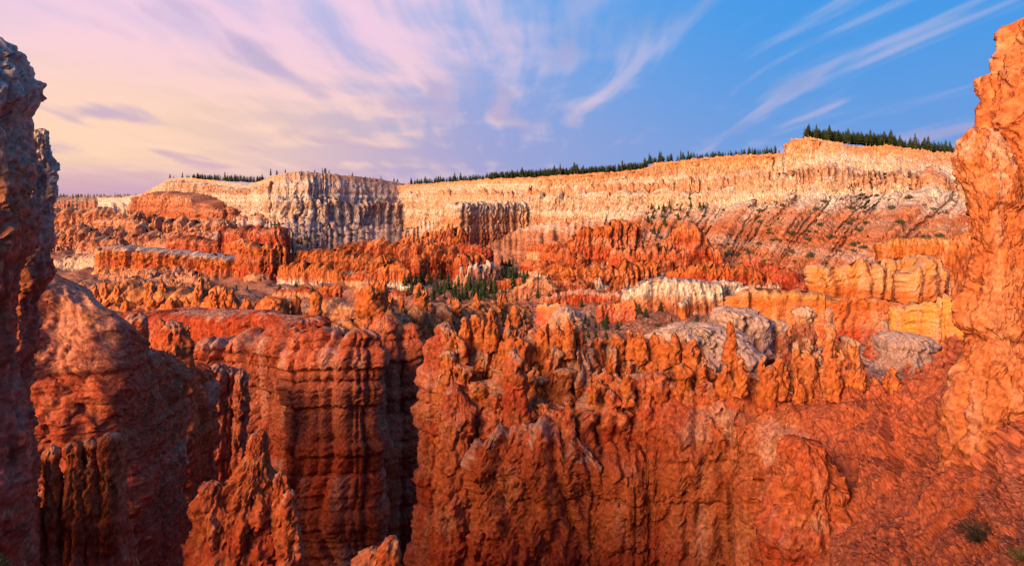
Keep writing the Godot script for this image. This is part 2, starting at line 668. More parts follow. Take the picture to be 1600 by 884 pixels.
# ------------------------------------------------------------------ primitive 2: a pillar of rock
# lv: levels from the top down [py, left px, right px]; d: distance of its axis; tz: thickness over width
func stack_mesh(o: Dictionary) -> void:
	var lv: Array = o["lv"]
	var d: float = o["d"]
	# a broad top is rounded off
	var w0: float = lv[0][2] - lv[0][1]
	var w1: float = lv[1][2] - lv[1][1]
	if w0 > 0.3 * w1:
		var c0: float = (lv[0][1] + lv[0][2]) * 0.5
		var up: float = minf(w0 * 0.11, 8.0)
		lv = [[lv[0][0] - up, c0 - w0 * 0.14, c0 + w0 * 0.18], [lv[0][0] - up * 0.75, c0 - w0 * 0.32, c0 + w0 * 0.30], [lv[0][0] - up * 0.35, c0 - w0 * 0.42, c0 + w0 * 0.44]] + lv
	o["tier"] = o.get("tier", tier_of(d))
	var S: Dictionary = o.get("S", strata_of(d))
	var res: float = spacing(d) * o.get("res", 1.0)
	var n := lv.size()
	var y_top := yat(lv[0][0], d)
	var y_bot := yat(lv[n - 1][0], d)
	var rmax := 0.0
	for l in lv:
		rmax = maxf(rmax, (l[2] - l[1]) * 0.5 / F * d)
	var tz: float = o.get("tz", 0.9)
	var rz_most: float = o.get("rz", 1e9)
	var nu := clampi(int(4.2 * rmax * (0.5 + 0.5 * tz) / res), 14, 420)
	var nv := clampi(int((y_top - y_bot) / res), 10, 420)
	var w: float = o.get("w", rmax * 0.7)
	var na: float = o.get("na", rmax * 0.16)
	var sa: float = o.get("sa", rmax * 0.12)
	var fl: float = o.get("fl", rmax * 0.10)
	var bands: Array = o.get("bands", [[0.0, RED], [1.0, ORANGE]])
	var cap: float = o.get("cap", 0.0)
	var capc: Color = o.get("capc", GREY)
	var caph: float = o.get("caph", rmax)
	var off: PackedFloat32Array = S["off"]
	var tone: PackedFloat32Array = S["tone"]
	var sinv: float = S["inv"]
	var sn_1: int = S["n"] - 2
	var sq: float = o.get("sq", 0.8)
	var closed: bool = o.get("closed", false)
	var pos := PackedVector3Array()
	var col := PackedColorArray()
	pos.resize(nu * nv)
	col.resize(nu * nv)
	var sd := float(o["seed"]) * 17.3
	var iw := 1.0 / w
	var ic := 1.0 / (res * 6.0)
	var chips: float = o.get("chips", 1.6)
	var knots := []
	for l in lv:
		# centre and half width whose round outline, seen from the eye, spans the two columns
		var sl: float = (l[1] - 800.0) / F
		var sr: float = (l[2] - 800.0) / F
		var kl := sqrt(1.0 + sl * sl * tz * tz)
		var kr := sqrt(1.0 + sr * sr * tz * tz)
		var hr := (sr - sl) * d / (kl + kr)
		knots.append([l[0], sl * d + hr * kl, hr])
	var li := n - 2
	# stations lie closer together on the side towards the canyon view than at the back
	var angs := PackedFloat32Array()
	for i in nu:
		var b := TAU2 * i / nu
		angs.append(b - 0.45 * sin(b))
	for j in nv:
		var f := float(j) / (nv - 1)
		var py: float = lerpf(lv[n - 1][0], lv[0][0], f)
		while li > 0 and py < lv[li][0]:
			li -= 1
		var a: Array = knots[li]
		var b: Array = knots[li + 1]
		var g := clampf((py - a[0]) / maxf(b[0] - a[0], 1e-4), 0.0, 1.0)
		var g2 := lerpf(g, smoothstep(0.0, 1.0, g), 0.5)
		var cx: float = lerpf(a[1], b[1], g2)
		var rx: float = lerpf(a[2], b[2], g2)
		var rz := minf(rx * tz, rz_most)
		var y := yat(py, d)
		var shut := 1.0
		var e := (1.0 - f) * (nv - 1) / 5.0
		if e < 1.0:
			shut = sqrt(1.0 - (1.0 - e) * (1.0 - e))
		if closed:
			var eb := f * (nv - 1) / 7.0
			if eb < 1.0:
				shut = minf(shut, sqrt(1.0 - (1.0 - eb) * (1.0 - eb)))
		for i in nu:
			var ang := angs[i]
			var ca := cos(ang)
			var sn := sin(ang)
			# squarish plan
			var m := pow(pow(absf(sn), 2.0 / sq) + pow(absf(ca), 2.0 / sq), -sq * 0.5)
			var ux := sn * m
			var uz := ca * m
			var px := cx + ux * rx * shut
			var pz := -d + uz * rz * shut
			var yw := y + nF.get_noise_2d(px * 0.4 * iw, pz * 0.4 * iw + 50.0) * float(S["thick"]) * 0.28
			var sf: float = (yw + 300.0) * sinv
			var si := clampi(int(sf), 0, sn_1)
			var soff := lerpf(off[si], off[si + 1], sf - si)
			var big := nA.get_noise_3d(px * iw + sd, y * iw * 0.65, pz * iw)
			var rid := nR.get_noise_3d(px * iw * 2.4, y * iw * 1.6, pz * iw * 2.4 + sd)
			var flu := nR.get_noise_3d(px * iw * 1.1 + sd, y * iw * 0.16, pz * iw * 1.1)
			var cru := nC.get_noise_3d(px * iw * 3.2, y * iw * 2.6 + sd, pz * iw * 3.2)
			var dd := na * (big * 1.0 + (rid - 0.3) * 0.25 - (cru + 0.4) * 0.45 + 0.8 * nB.get_noise_3d(px * iw * 1.4, y * iw * 0.9, pz * iw * 1.4)) + (soff + 0.38 * off[clampi(int(sf * 4.3) % sn_1, 0, sn_1)]) * sa - fl * maxf(0.0, flu - 0.15) * 1.5
			var chip := nC.get_noise_3d(px * ic, y * ic * 0.8 + sd, pz * ic) + 0.4
			dd -= chip * res * chips
			dd *= minf(1.0, shut * 1.2) * clampf(rx / (rmax * 0.45), 0.25, 1.0)
			px += sn * dd
			pz += ca * dd
			pos[j * nu + i] = Vector3(px, y + (rid * 0.35 - cru * 0.5) * na * shut - chip * res * chips * 0.6, pz)
			var streak := nF.get_noise_3d(px * 1.3 * iw, y * 0.15 * iw, pz * 1.3 * iw + 9.0)
			var fb := f + streak * 0.10 + big * 0.07
			var c := band_color(bands, fb)
			var patch := nF.get_noise_3d(px * 0.5 * iw + sd, y * 0.6 * iw, pz * 0.5 * iw)
			c = c.lerp(TAN, clampf((patch + 0.6 * rid * cru - 0.12) * 1.5, 0.0, 0.5))
			c = c.lerp(c * Color(0.70, 0.60, 0.58), clampf(tone[si] * 0.45 + streak * 0.8, 0.0, 0.75))
			c = c.lerp(c.lerp(CREAM, 0.28), clampf(-tone[si] * 0.4 - streak * 0.9 - 0.15, 0.0, 0.7))
			if cap > 0.0:
				var near_top := (y_top - y) / (caph * 2.0)
				if rid * 0.6 + big * 0.8 - near_top + cap > 0.25 + 0.3 * streak:
					c = c.lerp(capc, 0.6)
			col[j * nu + i] = c
	o["arrays"] = grid(pos, col, nu, nv, true, res * 0.55 * o.get("grit", 1.0))

# ------------------------------------------------------------------ primitive 3: a lofted sheet
# rows from the top down: {"p": [[px, py, d], ...], "c": colour, "fl": flute depth, "na": lump height, "n": share of rows}
func loft_mesh(o: Dictionary) -> void:
	var rows: Array = o["rows"]
	var R := rows.size()
	var dmean := 0.0
	var cnt := 0
	for r in rows:
		for q in r["p"]:
			dmean += q[2]
			cnt += 1
	dmean = o.get("d", dmean / cnt)
	o["tier"] = o.get("tier", tier_of(dmean))
	var S: Dictionary = o.get("S", strata_of(dmean))
	var res: float = spacing(dmean) * o.get("res", 1.0)
	var w: float = o.get("w", 14.0 * dmean / F)       # flute spacing
	var ns: float = o.get("ns", w * 1.5)
	var sa: float = o.get("sa", 0.0)
	var jit: float = o.get("jit", 0.0)                # how unevenly the row edges run
	var kn: int = rows[0]["p"].size()
	# the length of the longest row
	var L := 0.0
	for r in rows:
		var l := 0.0
		for i in kn - 1:
			l += spot(r["p"][i], o).distance_to(spot(r["p"][i + 1], o))
		L = maxf(L, l)
	var nu := clampi(int(L / res), 20, o.get("numax", 1500))
	var nvs := []
	var nv := 1
	for r in R - 1:
		var h := 0.0
		for i in kn:
			h = maxf(h, spot(rows[r]["p"][i], o).distance_to(spot(rows[r + 1]["p"][i], o)))
		var m := clampi(int(h / res * o.get("vres", 0.8)), 3, o.get("nvmax", 160))
		nvs.append(m)
		nv += m
	var raw := PackedVector3Array()
	raw.resize(nu * nv)
	var fv := PackedFloat32Array()
	fv.resize(nv)
	var sd := float(o["seed"]) * 11.1
	var cruk: float = o.get("cruk", 0.3)
	var block: float = o.get("block", 0.4)
	var tk: float = o.get("tk", 1.0)
	var wrinkle: float = o.get("wrinkle", 0.32)
	var blanch: float = o.get("blanch", 0.6)
	var grain: float = o.get("grain", 1.0)
	var flat: bool = o.get("linear", false)
	# undisplaced sheet; grid row 0 is the bottom
	for i in nu:
		var t := float(i) / (nu - 1) * (kn - 1)
		var along := float(i) / (nu - 1) * L
		var ps := []
		for r in R:
			var q: Array
			if flat:
				var i0 := clampi(int(t), 0, kn - 2)
				var a: Array = rows[r]["p"][i0]
				var b: Array = rows[r]["p"][i0 + 1]
				var f := t - i0
				q = [lerpf(a[0], b[0], f), lerpf(a[1], b[1], f), lerpf(a[2], b[2], f)]
			else:
				q = spline(rows[r]["p"], t)
			var p := spot(q, o)
			var jj: float = rows[r].get("j", 0.0)
			if jj > 0.0:
				p.y += jj * (nF.get_noise_2d(along / w * 0.9 + sd, r * 7.0) * 1.3 - absf(nA.get_noise_2d(along / w * 0.35, r * 3.0 + sd)))
			ps.append(p)
		var row := nv - 1
		for r in R - 1:
			var m: int = nvs[r]
			for j in m:
				var f := float(j) / m
				raw[row * nu + i] = (ps[r] as Vector3).lerp(ps[r + 1], f)
				fv[row] = r + f
				row -= 1
		raw[row * nu + i] = ps[R - 1]
		fv[row] = R - 1
	var nrm: PackedVector3Array = grid(raw, PackedColorArray(), nu, nv, false)[Mesh.ARRAY_NORMAL] if true else PackedVector3Array()
	var pos := PackedVector3Array()
	var col := PackedColorArray()
	pos.resize(nu * nv)
	col.resize(nu * nv)
	var off: PackedFloat32Array = S["off"]
	var tone: PackedFloat32Array = S["tone"]
	var sinv: float = S["inv"]
	var sn_1: int = S["n"] - 2
	var iw := 1.0 / w
	var ins := 1.0 / ns
	var ic := 1.0 / (res * 6.0)
	var chips: float = o.get("chips", 1.2)
	for j in nv:
		var r := clampi(int(fv[j]), 0, R - 2)
		var g := fv[j] - r
		var A: Dictionary = rows[r]
		var B: Dictionary = rows[r + 1]
		var fl: float = lerpf(A.get("fl", 0.0), B.get("fl", 0.0), g)
		var na: float = lerpf(A.get("na", 0.0), B.get("na", 0.0), g)
		var sst: float = lerpf(A.get("sa", sa), B.get("sa", sa), g)
		var rib: float = lerpf(A.get("rib", 0.0), B.get("rib", 0.0), g)
		var bay: float = lerpf(A.get("bay", 0.0), B.get("bay", 0.0), g)
		var ca: Color = A["c"]
		var cb: Color = B["c"]
		for i in nu:
			var p := raw[j * nu + i]
			var n := nrm[j * nu + i]
			var along := float(i) / (nu - 1) * L
			var wob := nF.get_noise_2d(p.y * iw * 0.12 + sd, along * iw * 0.15) * 0.35
			# flutes: rounded ribs with sharp clefts, two sizes
			var x1 := nA.get_noise_2d(along * iw * 0.55 + wob + sd, fv[j] * 0.12)
			var x2 := nF.get_noise_2d(along * iw * 1.7 + wob * 2.0, fv[j] * 0.25 + sd)
			var swell := nF.get_noise_2d(along * iw * 0.13 + 40.0, fv[j] * 0.5 + sd)
			var flute := ((absf(x1) * 2.2 - 0.55) + (absf(x2) * 1.2 - 0.3) * 0.6) * (0.75 + 1.1 * swell)
			flute = lerpf(flute, -flute, rib)
			var bays := nA.get_noise_2d(along * iw * 0.09 + sd, 5.0 + fv[j] * 0.1) * bay
			var big := nA.get_noise_3d(p.x * ins + sd, p.y * ins, p.z * ins)
			var rid := nR.get_noise_3d(p.x * ins * 2.2, p.y * ins * 2.2 * grain, p.z * ins * 2.2 + sd)
			var cru := nC.get_noise_3d(p.x * ins * 4.0, p.y * ins * 4.0 * grain, p.z * ins * 4.0) + 0.4
			var yw := p.y + big * float(S["thick"]) * 0.35
			var sf: float = (yw + 300.0) * sinv
			var si := clampi(int(sf), 0, sn_1)
			var soff := lerpf(off[si], off[si + 1], sf - si)
			var dd := bays + fl * flute + na * (big * 1.0 + (rid - 0.3) * wrinkle - cru * cruk + block * nB.get_noise_3d(p.x * ins * 1.5, p.y * ins * 0.9, p.z * ins * 1.5)) + soff * sst
			if chips > 0.0:
				dd -= (nC.get_noise_3d(p.x * ic, p.y * ic * grain + sd, p.z * ic) + 0.4) * res * chips
			var q := p + n * dd
			pos[j * nu + i] = q
			var streak := x2 + 0.5 * x1
			var gg := clampf(g + streak * 0.35 + big * 0.2, 0.0, 1.0)
			var c := ca.lerp(cb, smoothstep(0.1, 0.9, gg))
			c = c.lerp(c * Color(0.98, 0.62, 0.43), clampf((tone[si] * 0.9 + streak * 0.45 - 0.05) * tk, 0.0, 0.85))
			c = c.lerp(c.lerp(WHITE, blanch), clampf((-tone[si] * 0.6 - streak * 0.5 - 0.1) * tk, 0.0, 0.7))
			col[j * nu + i] = c
	o["arrays"] = grid(pos, col, nu, nv, false, res * 0.5 * o.get("grit", 1.0))
	if o.get("keep", false):
		o["pos"] = pos
		o["nu"] = nu
		o["nv"] = nv
		o["nrm"] = o["arrays"][Mesh.ARRAY_NORMAL]


# ------------------------------------------------------------------ the far land: rim, plateau, basin floor
func row(px: Array, py: Array, d: Array, c: Color, extra := {}) -> Dictionary:
	var p := []
	for i in px.size():
		p.append([px[i], py[i], d[i]])
	var r := {"p": p, "c": c}
	r.merge(extra)
	return r

func shift(a: Array, by: Array) -> Array:
	var out := []
	for i in a.size():
		out.append(a[i] + by[i])
	return out

func times(a: Array, k: float) -> Array:
	var out := []
	for v in a:
		out.append(v * k)
	return out

func far_land() -> void:
	# --- right and middle part of the rim
	var px := [560, 625, 660, 700, 770, 830, 900, 960, 1015, 1022, 1060, 1100, 1150, 1200, 1228, 1237, 1265, 1300, 1340, 1390, 1440, 1500, 1600, 1700]
	var cr := [288, 289, 287, 284, 279, 277, 272, 268, 262, 254, 251, 246, 242, 240, 238, 217, 214, 221, 229, 227, 233, 240, 252, 262]
	var cd := [1760, 1720, 1640, 1560, 1480, 1430, 1360, 1310, 1270, 1262, 1230, 1200, 1160, 1120, 1100, 1085, 1060, 1030, 1000, 965, 930, 890, 830, 780]
	var n := px.size()
	var z := []
	z.resize(n)
	z.fill(0.0)
	var c1 := [302, 303, 300, 297, 294, 292, 286, 286, 284, 284, 276, 274, 272, 266, 268, 262, 258, 256, 262, 262, 266, 272, 280, 290]
	var d1 := shift(cd, [-14, -14, -14, -14, -14, -14, -14, -14, -14, -14, -14, -14, -14, -14, -14, -20, -26, -34, -34, -34, -34, -34, -30, -30])
	var c2 := [312, 312, 306, 304, 300, 298, 293, 292, 292, 290, 284, 282, 280, 276, 276, 272, 270, 270, 274, 274, 278, 284, 292, 300]
	var d2 := shift(cd, [-30, -30, -30, -30, -30, -30, -30, -32, -34, -34, -34, -34, -34, -36, -36, -44, -56, -66, -70, -70, -70, -70, -66, -60])
	var c3 := [352, 350, 346, 342, 344, 344, 338, 332, 326, 326, 322, 318, 318, 312, 308, 306, 304, 302, 300, 300, 302, 306, 312, 320]
	var d3 := shift(cd, [-44, -44, -44, -46, -46, -46, -48, -48, -52, -52, -52, -54, -56, -60, -62, -68, -78, -88, -92, -92, -92, -92, -88, -80])
	# the slope under the cliffs leans to the left and towards the eye
	var p4 := shift(px, [0, 0, 0, 0, 0, 0, -4, -8, -14, -14, -18, -22, -28, -32, -34, -36, -40, -44, -50, -56, -60, -64, -66, -66])
	var c4 := [372, 374, 372, 368, 372, 372, 366, 360, 356, 356, 354, 352, 352, 350, 348, 348, 346, 346, 346, 346, 348, 350, 356, 366]
	var d4 := shift(cd, [-150, -150, -140, -130, -130, -130, -130, -130, -134, -134, -134, -134, -138, -140, -144, -150, -156, -162, -168, -170, -170, -170, -166, -160])
	var p5 := shift(px, [10, 6, 0, 0, 0, 0, -8, -20, -34, -34, -44, -54, -64, -74, -80, -84, -94, -104, -114, -124, -134, -140, -140, -140])
	var c5 := [408, 408, 410, 412, 416, 416, 414, 412, 414, 414, 416, 418, 424, 428, 430, 430, 432, 434, 436, 438, 440, 444, 450, 460]
	var d5 := shift(cd, [-420, -420, -400, -380, -370, -360, -350, -340, -340, -340, -340, -340, -340, -340, -340, -340, -340, -340, -340, -335, -330, -320, -310, -300])
	rock("loft", "canyon_rim", {"w": 10.0, "ns": 26.0, "grain": 0.3, "sa": 1.6, "vres": 0.9, "res": 0.72, "linear": true, "tier": "far", "keep": true, "rows": [
		row(px, cr, cd, Color(0.54, 0.27, 0.13), {"fl": 2.0, "na": 1.0, "j": 1.5, "sa": 0.4}),
		row(px, c1, d1, CREAM, {"fl": 4.0, "na": 4.0, "sa": 4.0, "bay": 14.0}),
		row(px, c2, d2, Color(0.54, 0.31, 0.20), {"fl": 3.0, "na": 3.0, "j": 11.0, "sa": 1.0, "bay": 10.0}),
		row(px, c3, d3, CREAM, {"fl": 9.0, "na": 4.0, "j": 6.0, "sa": 3.5, "bay": 14.0}),
		row(p4, c4, d4, Color(0.58, 0.27, 0.15), {"fl": 3.0, "na": 2.0, "j": 6.0, "sa": 1.0, "rib": 0.9, "bay": 12.0}),
		row(p5, c5, d5, Color(0.56, 0.21, 0.10), {"fl": 4.0, "na": 4.0, "sa": 0.6, "rib": 1.0}),
	]}, null, "structure")
	# --- left wing of the rim
	var qx := [150, 190, 222, 240, 262, 300, 350, 385, 410, 428, 445, 470, 500, 520, 560, 600, 640, 680]
	var q0 := [309, 308, 303, 292, 280, 277, 284, 289, 281, 274, 270, 267, 270, 272, 276, 281, 288, 288]
	var qd := [2050, 1980, 1900, 1860, 1820, 1760, 1700, 1640, 1590, 1545, 1530, 1540, 1570, 1590, 1640, 1700, 1760, 1800]
	var q1 := [316, 316, 314, 306, 298, 300, 310, 312, 302, 296, 292, 292, 294, 296, 300, 304, 308, 308]
	var qd1 := shift(qd, [-30, -30, -30, -26, -22, -22, -22, -22, -22, -22, -22, -22, -22, -22, -22, -22, -22, -22])
	var q2 := [326, 326, 324, 318, 312, 318, 330, 336, 338, 340, 338, 338, 340, 344, 344, 344, 346, 346]
	var qd2 := shift(qd, [-70, -70, -70, -60, -56, -56, -50, -40, -36, -34, -34, -38, -40, -40, -40, -40, -40, -40])
	var q3 := [340, 340, 340, 340, 340, 346, 352, 356, 358, 360, 362, 364, 364, 366, 368, 368, 370, 370]
	var qd3 := shift(qd, [-150, -150, -150, -150, -150, -150, -150, -130, -130, -130, -130, -130, -130, -130, -130, -130, -130, -130])
	var q4 := [392, 392, 392, 392, 392, 394, 396, 398, 400, 400, 400, 400, 402, 404, 404, 404, 406, 406]
	var qd4 := shift(qd, [-480, -480, -480, -480, -480, -480, -440, -420, -420, -420, -420, -420, -420, -420, -420, -420, -420, -420])
	rock("loft", "canyon_rim", {"w": 15.0, "ns": 36.0, "grain": 0.3, "sa": 2.0, "res": 0.75, "linear": true, "tier": "far", "keep": true, "rows": [
		row(qx, q0, qd, Color(0.58, 0.40, 0.30), {"fl": 2.0, "na": 1.0, "j": 1.5, "sa": 0.4}),
		row(qx, q1, qd1, WHITE, {"fl": 5.0, "na": 5.0, "sa": 4.5, "bay": 16.0}),
		row(qx, q2, qd2, Color(0.58, 0.47, 0.42), {"fl": 9.0, "na": 6.0, "j": 10.0, "sa": 4.5, "bay": 16.0}),
		row(qx, q3, qd3, Color(0.52, 0.40, 0.35), {"fl": 7.0, "na": 5.0, "j": 6.0, "sa": 1.2, "bay": 10.0, "rib": 0.8}),
		row(qx, q4, qd4, Color(0.50, 0.30, 0.22), {"fl": 8.0, "na": 7.0, "sa": 1.0, "rib": 1.0}),
	]}, null, "structure")
	# the red slope below the pale cap of the left end
	rock("fin", "red_ridge", {"k": [[236, 303, 1780], [270, 299, 1730], [320, 303, 1680], [352, 318, 1640]], "b": 400, "hw": 60.0, "w": 30.0, "hv": 8.0, "tp": 9.0, "jr": 6.0, "bands": [[0.0, PINK], [0.5, Color(0.52, 0.17, 0.09)], [1.0, Color(0.54, 0.22, 0.13)]],
		"label": "red ridge under the white cap at the far rim's lower end", "category": "ridge"})
	# bands of fluted cliff standing out from the rim
	var CB := [[0.0, Color(0.58, 0.33, 0.21)], [0.35, CREAM], [0.7, Color(0.60, 0.42, 0.31)], [1.0, CREAM]]
	var OC := [[0.0, CREAM], [0.5, Color(0.58, 0.36, 0.23)], [1.0, Color(0.56, 0.27, 0.12)]]
	var WC := [[0.0, Color(0.54, 0.42, 0.36)], [0.4, WHITE], [0.8, Color(0.56, 0.40, 0.32)], [1.0, WHITE]]
	for e in [
		["cream comb of spires under the highest rim", [[1190, 272, 1075], [1240, 270, 1030], [1300, 272, 955], [1370, 272, 915], [1440, 280, 870], [1510, 286, 820]], 318, 11.0, 15.0, 16.0, 11.0, CB],
		["pale fluted cliff band under the middle rim", [[830, 300, 1390], [900, 294, 1320], [960, 296, 1265], [1020, 292, 1220], [1100, 284, 1155], [1180, 278, 1105]], 350, 12.0, 17.0, 15.0, 11.0, CB],
		["orange capped cliff along the rim's rising edge", [[1012, 259, 1254], [1060, 253, 1218], [1100, 248, 1188], [1150, 245, 1148], [1205, 242, 1106]], 284, 8.0, 13.0, 3.0, 2.5, OC],
		["short orange cliff below the dense stand of conifers", [[846, 278, 1405], [900, 274, 1345], [960, 269, 1298], [1004, 265, 1268]], 294, 8.0, 13.0, 4.0, 2.5, OC],
		["pale fluted cliff beside the tall prow", [[640, 298, 1640], [700, 294, 1545], [770, 290, 1465], [830, 288, 1415]], 352, 12.0, 18.0, 16.0, 12.0, CB],
		["white buttressed cliff of the left headland", [[428, 300, 1500], [470, 296, 1495], [520, 300, 1540], [580, 305, 1620], [635, 310, 1700]], 356, 16.0, 22.0, 22.0, 14.0, WC],
		["white cap cliff at the lower end of the far rim", [[258, 284, 1800], [300, 281, 1735], [350, 289, 1672], [390, 293, 1612], [424, 280, 1535]], 322, 12.0, 15.0, 4.0, 4.0, WC],
		["bold pale bastion at the top of the highest rim", [[1232, 222, 1080], [1250, 216, 1062], [1275, 218, 1040]], 262, 10.0, 10.0, 2.0, 2.5, OC],
	]:
		rock("fin", "cliff_band", {"k": e[1], "b": e[2] + 8, "b0": e[2], "hw": e[3], "w": e[4], "hv": e[5], "tp": e[6], "jr": e[4] * 0.42, "na": e[4] * 0.2, "chips": 0.7, "sa": 1.8, "ba": 0.5, "bands": e[7], "label": e[0], "category": "cliff"})
	# --- plateau behind the rim, and the one on the horizon
	var back := []
	for i in n:
		back.append(9000.0)
	rock("loft", "plateau", {"w": 120.0, "res": 6.0, "grit": 0.0, "chips": 0.0, "linear": true, "tier": "far", "rows": [
		row(px, [309, 309, 309, 309, 309, 309, 309, 309, 309, 309, 309, 309, 309, 309, 309, 309, 309, 309, 309, 309, 309, 309, 309, 309], back, Color(0.16, 0.13, 0.08)),
		row(px, shift(cr, times(cr, 0.012)), shift(cd, [2, 2, 2, 2, 2, 2, 2, 2, 2, 2, 2, 2, 2, 2, 2, 2, 2, 2, 2, 2, 2, 2, 2, 2]), Color(0.34, 0.22, 0.13)),
	]}, null, "structure")
	var lx := [-500, -200, 0, 80, 120, 170, 220, 300, 400, 520, 600, 680]
	rock("loft", "plateau", {"w": 120.0, "res": 5.0, "grit": 0.0, "chips": 0.0, "linear": true, "tier": "far", "rows": [
		row(lx, [307, 307, 307, 307, 307, 307, 307, 308, 308, 308, 308, 308], [9000, 9000, 9000, 9000, 9000, 9000, 9000, 9000, 9000, 9000, 9000, 9000], Color(0.16, 0.13, 0.08)),
		row(lx, [309, 309, 309, 309, 308, 307, 308, 283, 290, 277, 286, 293], [2300, 2300, 2300, 2300, 2250, 2200, 2100, 1765, 1645, 1600, 1705, 1805], Color(0.30, 0.20, 0.13)),
	]}, null, "structure")
	rock("loft", "far_slope", {"w": 34.0, "ns": 60.0, "sa": 2.0, "linear": true, "tier": "far", "rows": [
		row([-200, 0, 80, 120, 170, 215, 250], [309, 309, 309, 308, 307, 308, 310], [2300, 2290, 2260, 2230, 2180, 2100, 2050], Color(0.30, 0.20, 0.13), {"fl": 2.0, "na": 2.0}),
		row([-200, 0, 80, 120, 170, 215, 250], [320, 320, 320, 320, 318, 318, 318], [2200, 2190, 2160, 2130, 2080, 2000, 1950], Color(0.50, 0.24, 0.16), {"fl": 8.0, "na": 5.0}),
		row([-200, 0, 80, 120, 170, 215, 250], [352, 352, 352, 352, 350, 350, 350], [2000, 1990, 1960, 1930, 1880, 1800, 1750], PINK, {"fl": 16.0, "na": 8.0}),
		row([-200, 0, 80, 120, 170, 215, 250], [392, 392, 392, 392, 392, 392, 392], [1500, 1490, 1460, 1430, 1400, 1400, 1400], Color(0.5, 0.26, 0.18), {"fl": 10.0, "na": 8.0}),
	]}, null, "structure")
	# --- basin floor
	var gx := [-500, -200, 0, 150, 300, 450, 600, 700, 800, 900, 1000, 1100, 1200, 1300, 1400, 1500, 1650, 1900, 2200]
	var g := gx.size()
	var rows := []
	for e in [[390, 1500, 10.0], [412, 1150, 12.0], [436, 900, 12.0], [458, 700, 11.0], [482, 520, 9.0], [506, 400, 8.0], [540, 300, 6.0], [590, 210, 5.0], [660, 150, 3.0], [800, 95, 2.0], [1100, 55, 1.0], [2400, 20, 1.0], [9000, 4, 0.5]]:
		var pys := []
		var ds := []
		for i in g:
			pys.append(e[0])
			ds.append(e[1])
		rows.append(row(gx, pys, ds, TALUS if e[1] > 180 else RED, {"fl": e[2] * 0.15, "na": e[2], "rib": 1.0}))
	rock("loft", "ground", {"w": 40.0, "ns": 60.0, "sa": 0.5, "res": 1.0, "grit": 0.5, "chips": 0.5, "vres": 0.5, "linear": true, "tier": "far", "rows": rows, "numax": 320, "nvmax": 22, "keep": true}, null, "structure")
	# --- unseen ridge under the eye, higher left, crest shaped to shade near rocks
	var vx := [-130, -90, -60, -48, -38, -26, -16, -8, 0, 6, 14, 40, 100]
	var top := [4, 3, 2, 0.5, -1, -1, 0, -0.5, -1.7, -1.7, -1.6, -1.2, 0]
	var fz := [4, 3, 2.5, 2.5, 2.5, 2.5, 2.5, 1.8, 1.4, 1.4, 1.6, 2.5, 3]
	var deep := []
	var far_back := []
	var mid_back := []
	var front := []
	for i in vx.size():
		deep.append(-45.0)
		far_back.append(48.0)
		mid_back.append(15.0)
		front.append(fz[i] - 1.0)
	rock("loft", "viewpoint_shade_ridge", {"metres": true, "d": 60.0, "w": 5.0, "ns": 4.0, "res": 7.0, "chips": 0.2, "grit": 0.5, "linear": true, "tier": "near", "rows": [
		row(vx, deep, far_back, RED, {"na": 0.5}),
		row(vx, top, mid_back, RED, {"na": 0.3}),
		row(vx, top, fz, RED, {"na": 0.1}),
		row(vx, deep, front, DEEP, {"na": 0.2}),
	]}, null, "structure")

# ------------------------------------------------------------------ the middle distance: fins and walls in the basin
func wall(label: String, o: Dictionary) -> void:
	o["label"] = label
	o["b0"] = o["b"]
	o["b"] += 26
	if o["k"][0][2] > 600:
		o["w"] = o["w"] * 0.62
		o["jr"] = o.get("jr", o["w"] * 0.3) * 0.8
		o["na"] = o["w"] * 0.2
		o["jr"] *= 1.25
		o["hv"] = o["hv"] + o["w"] * 0.5
		o["tp"] = o["tp"] + o["w"] * 0.35
	o["category"] = "rock fin"
	o["group"] = "rock fins in the basin"
	rock("fin", "rock_fin", o)

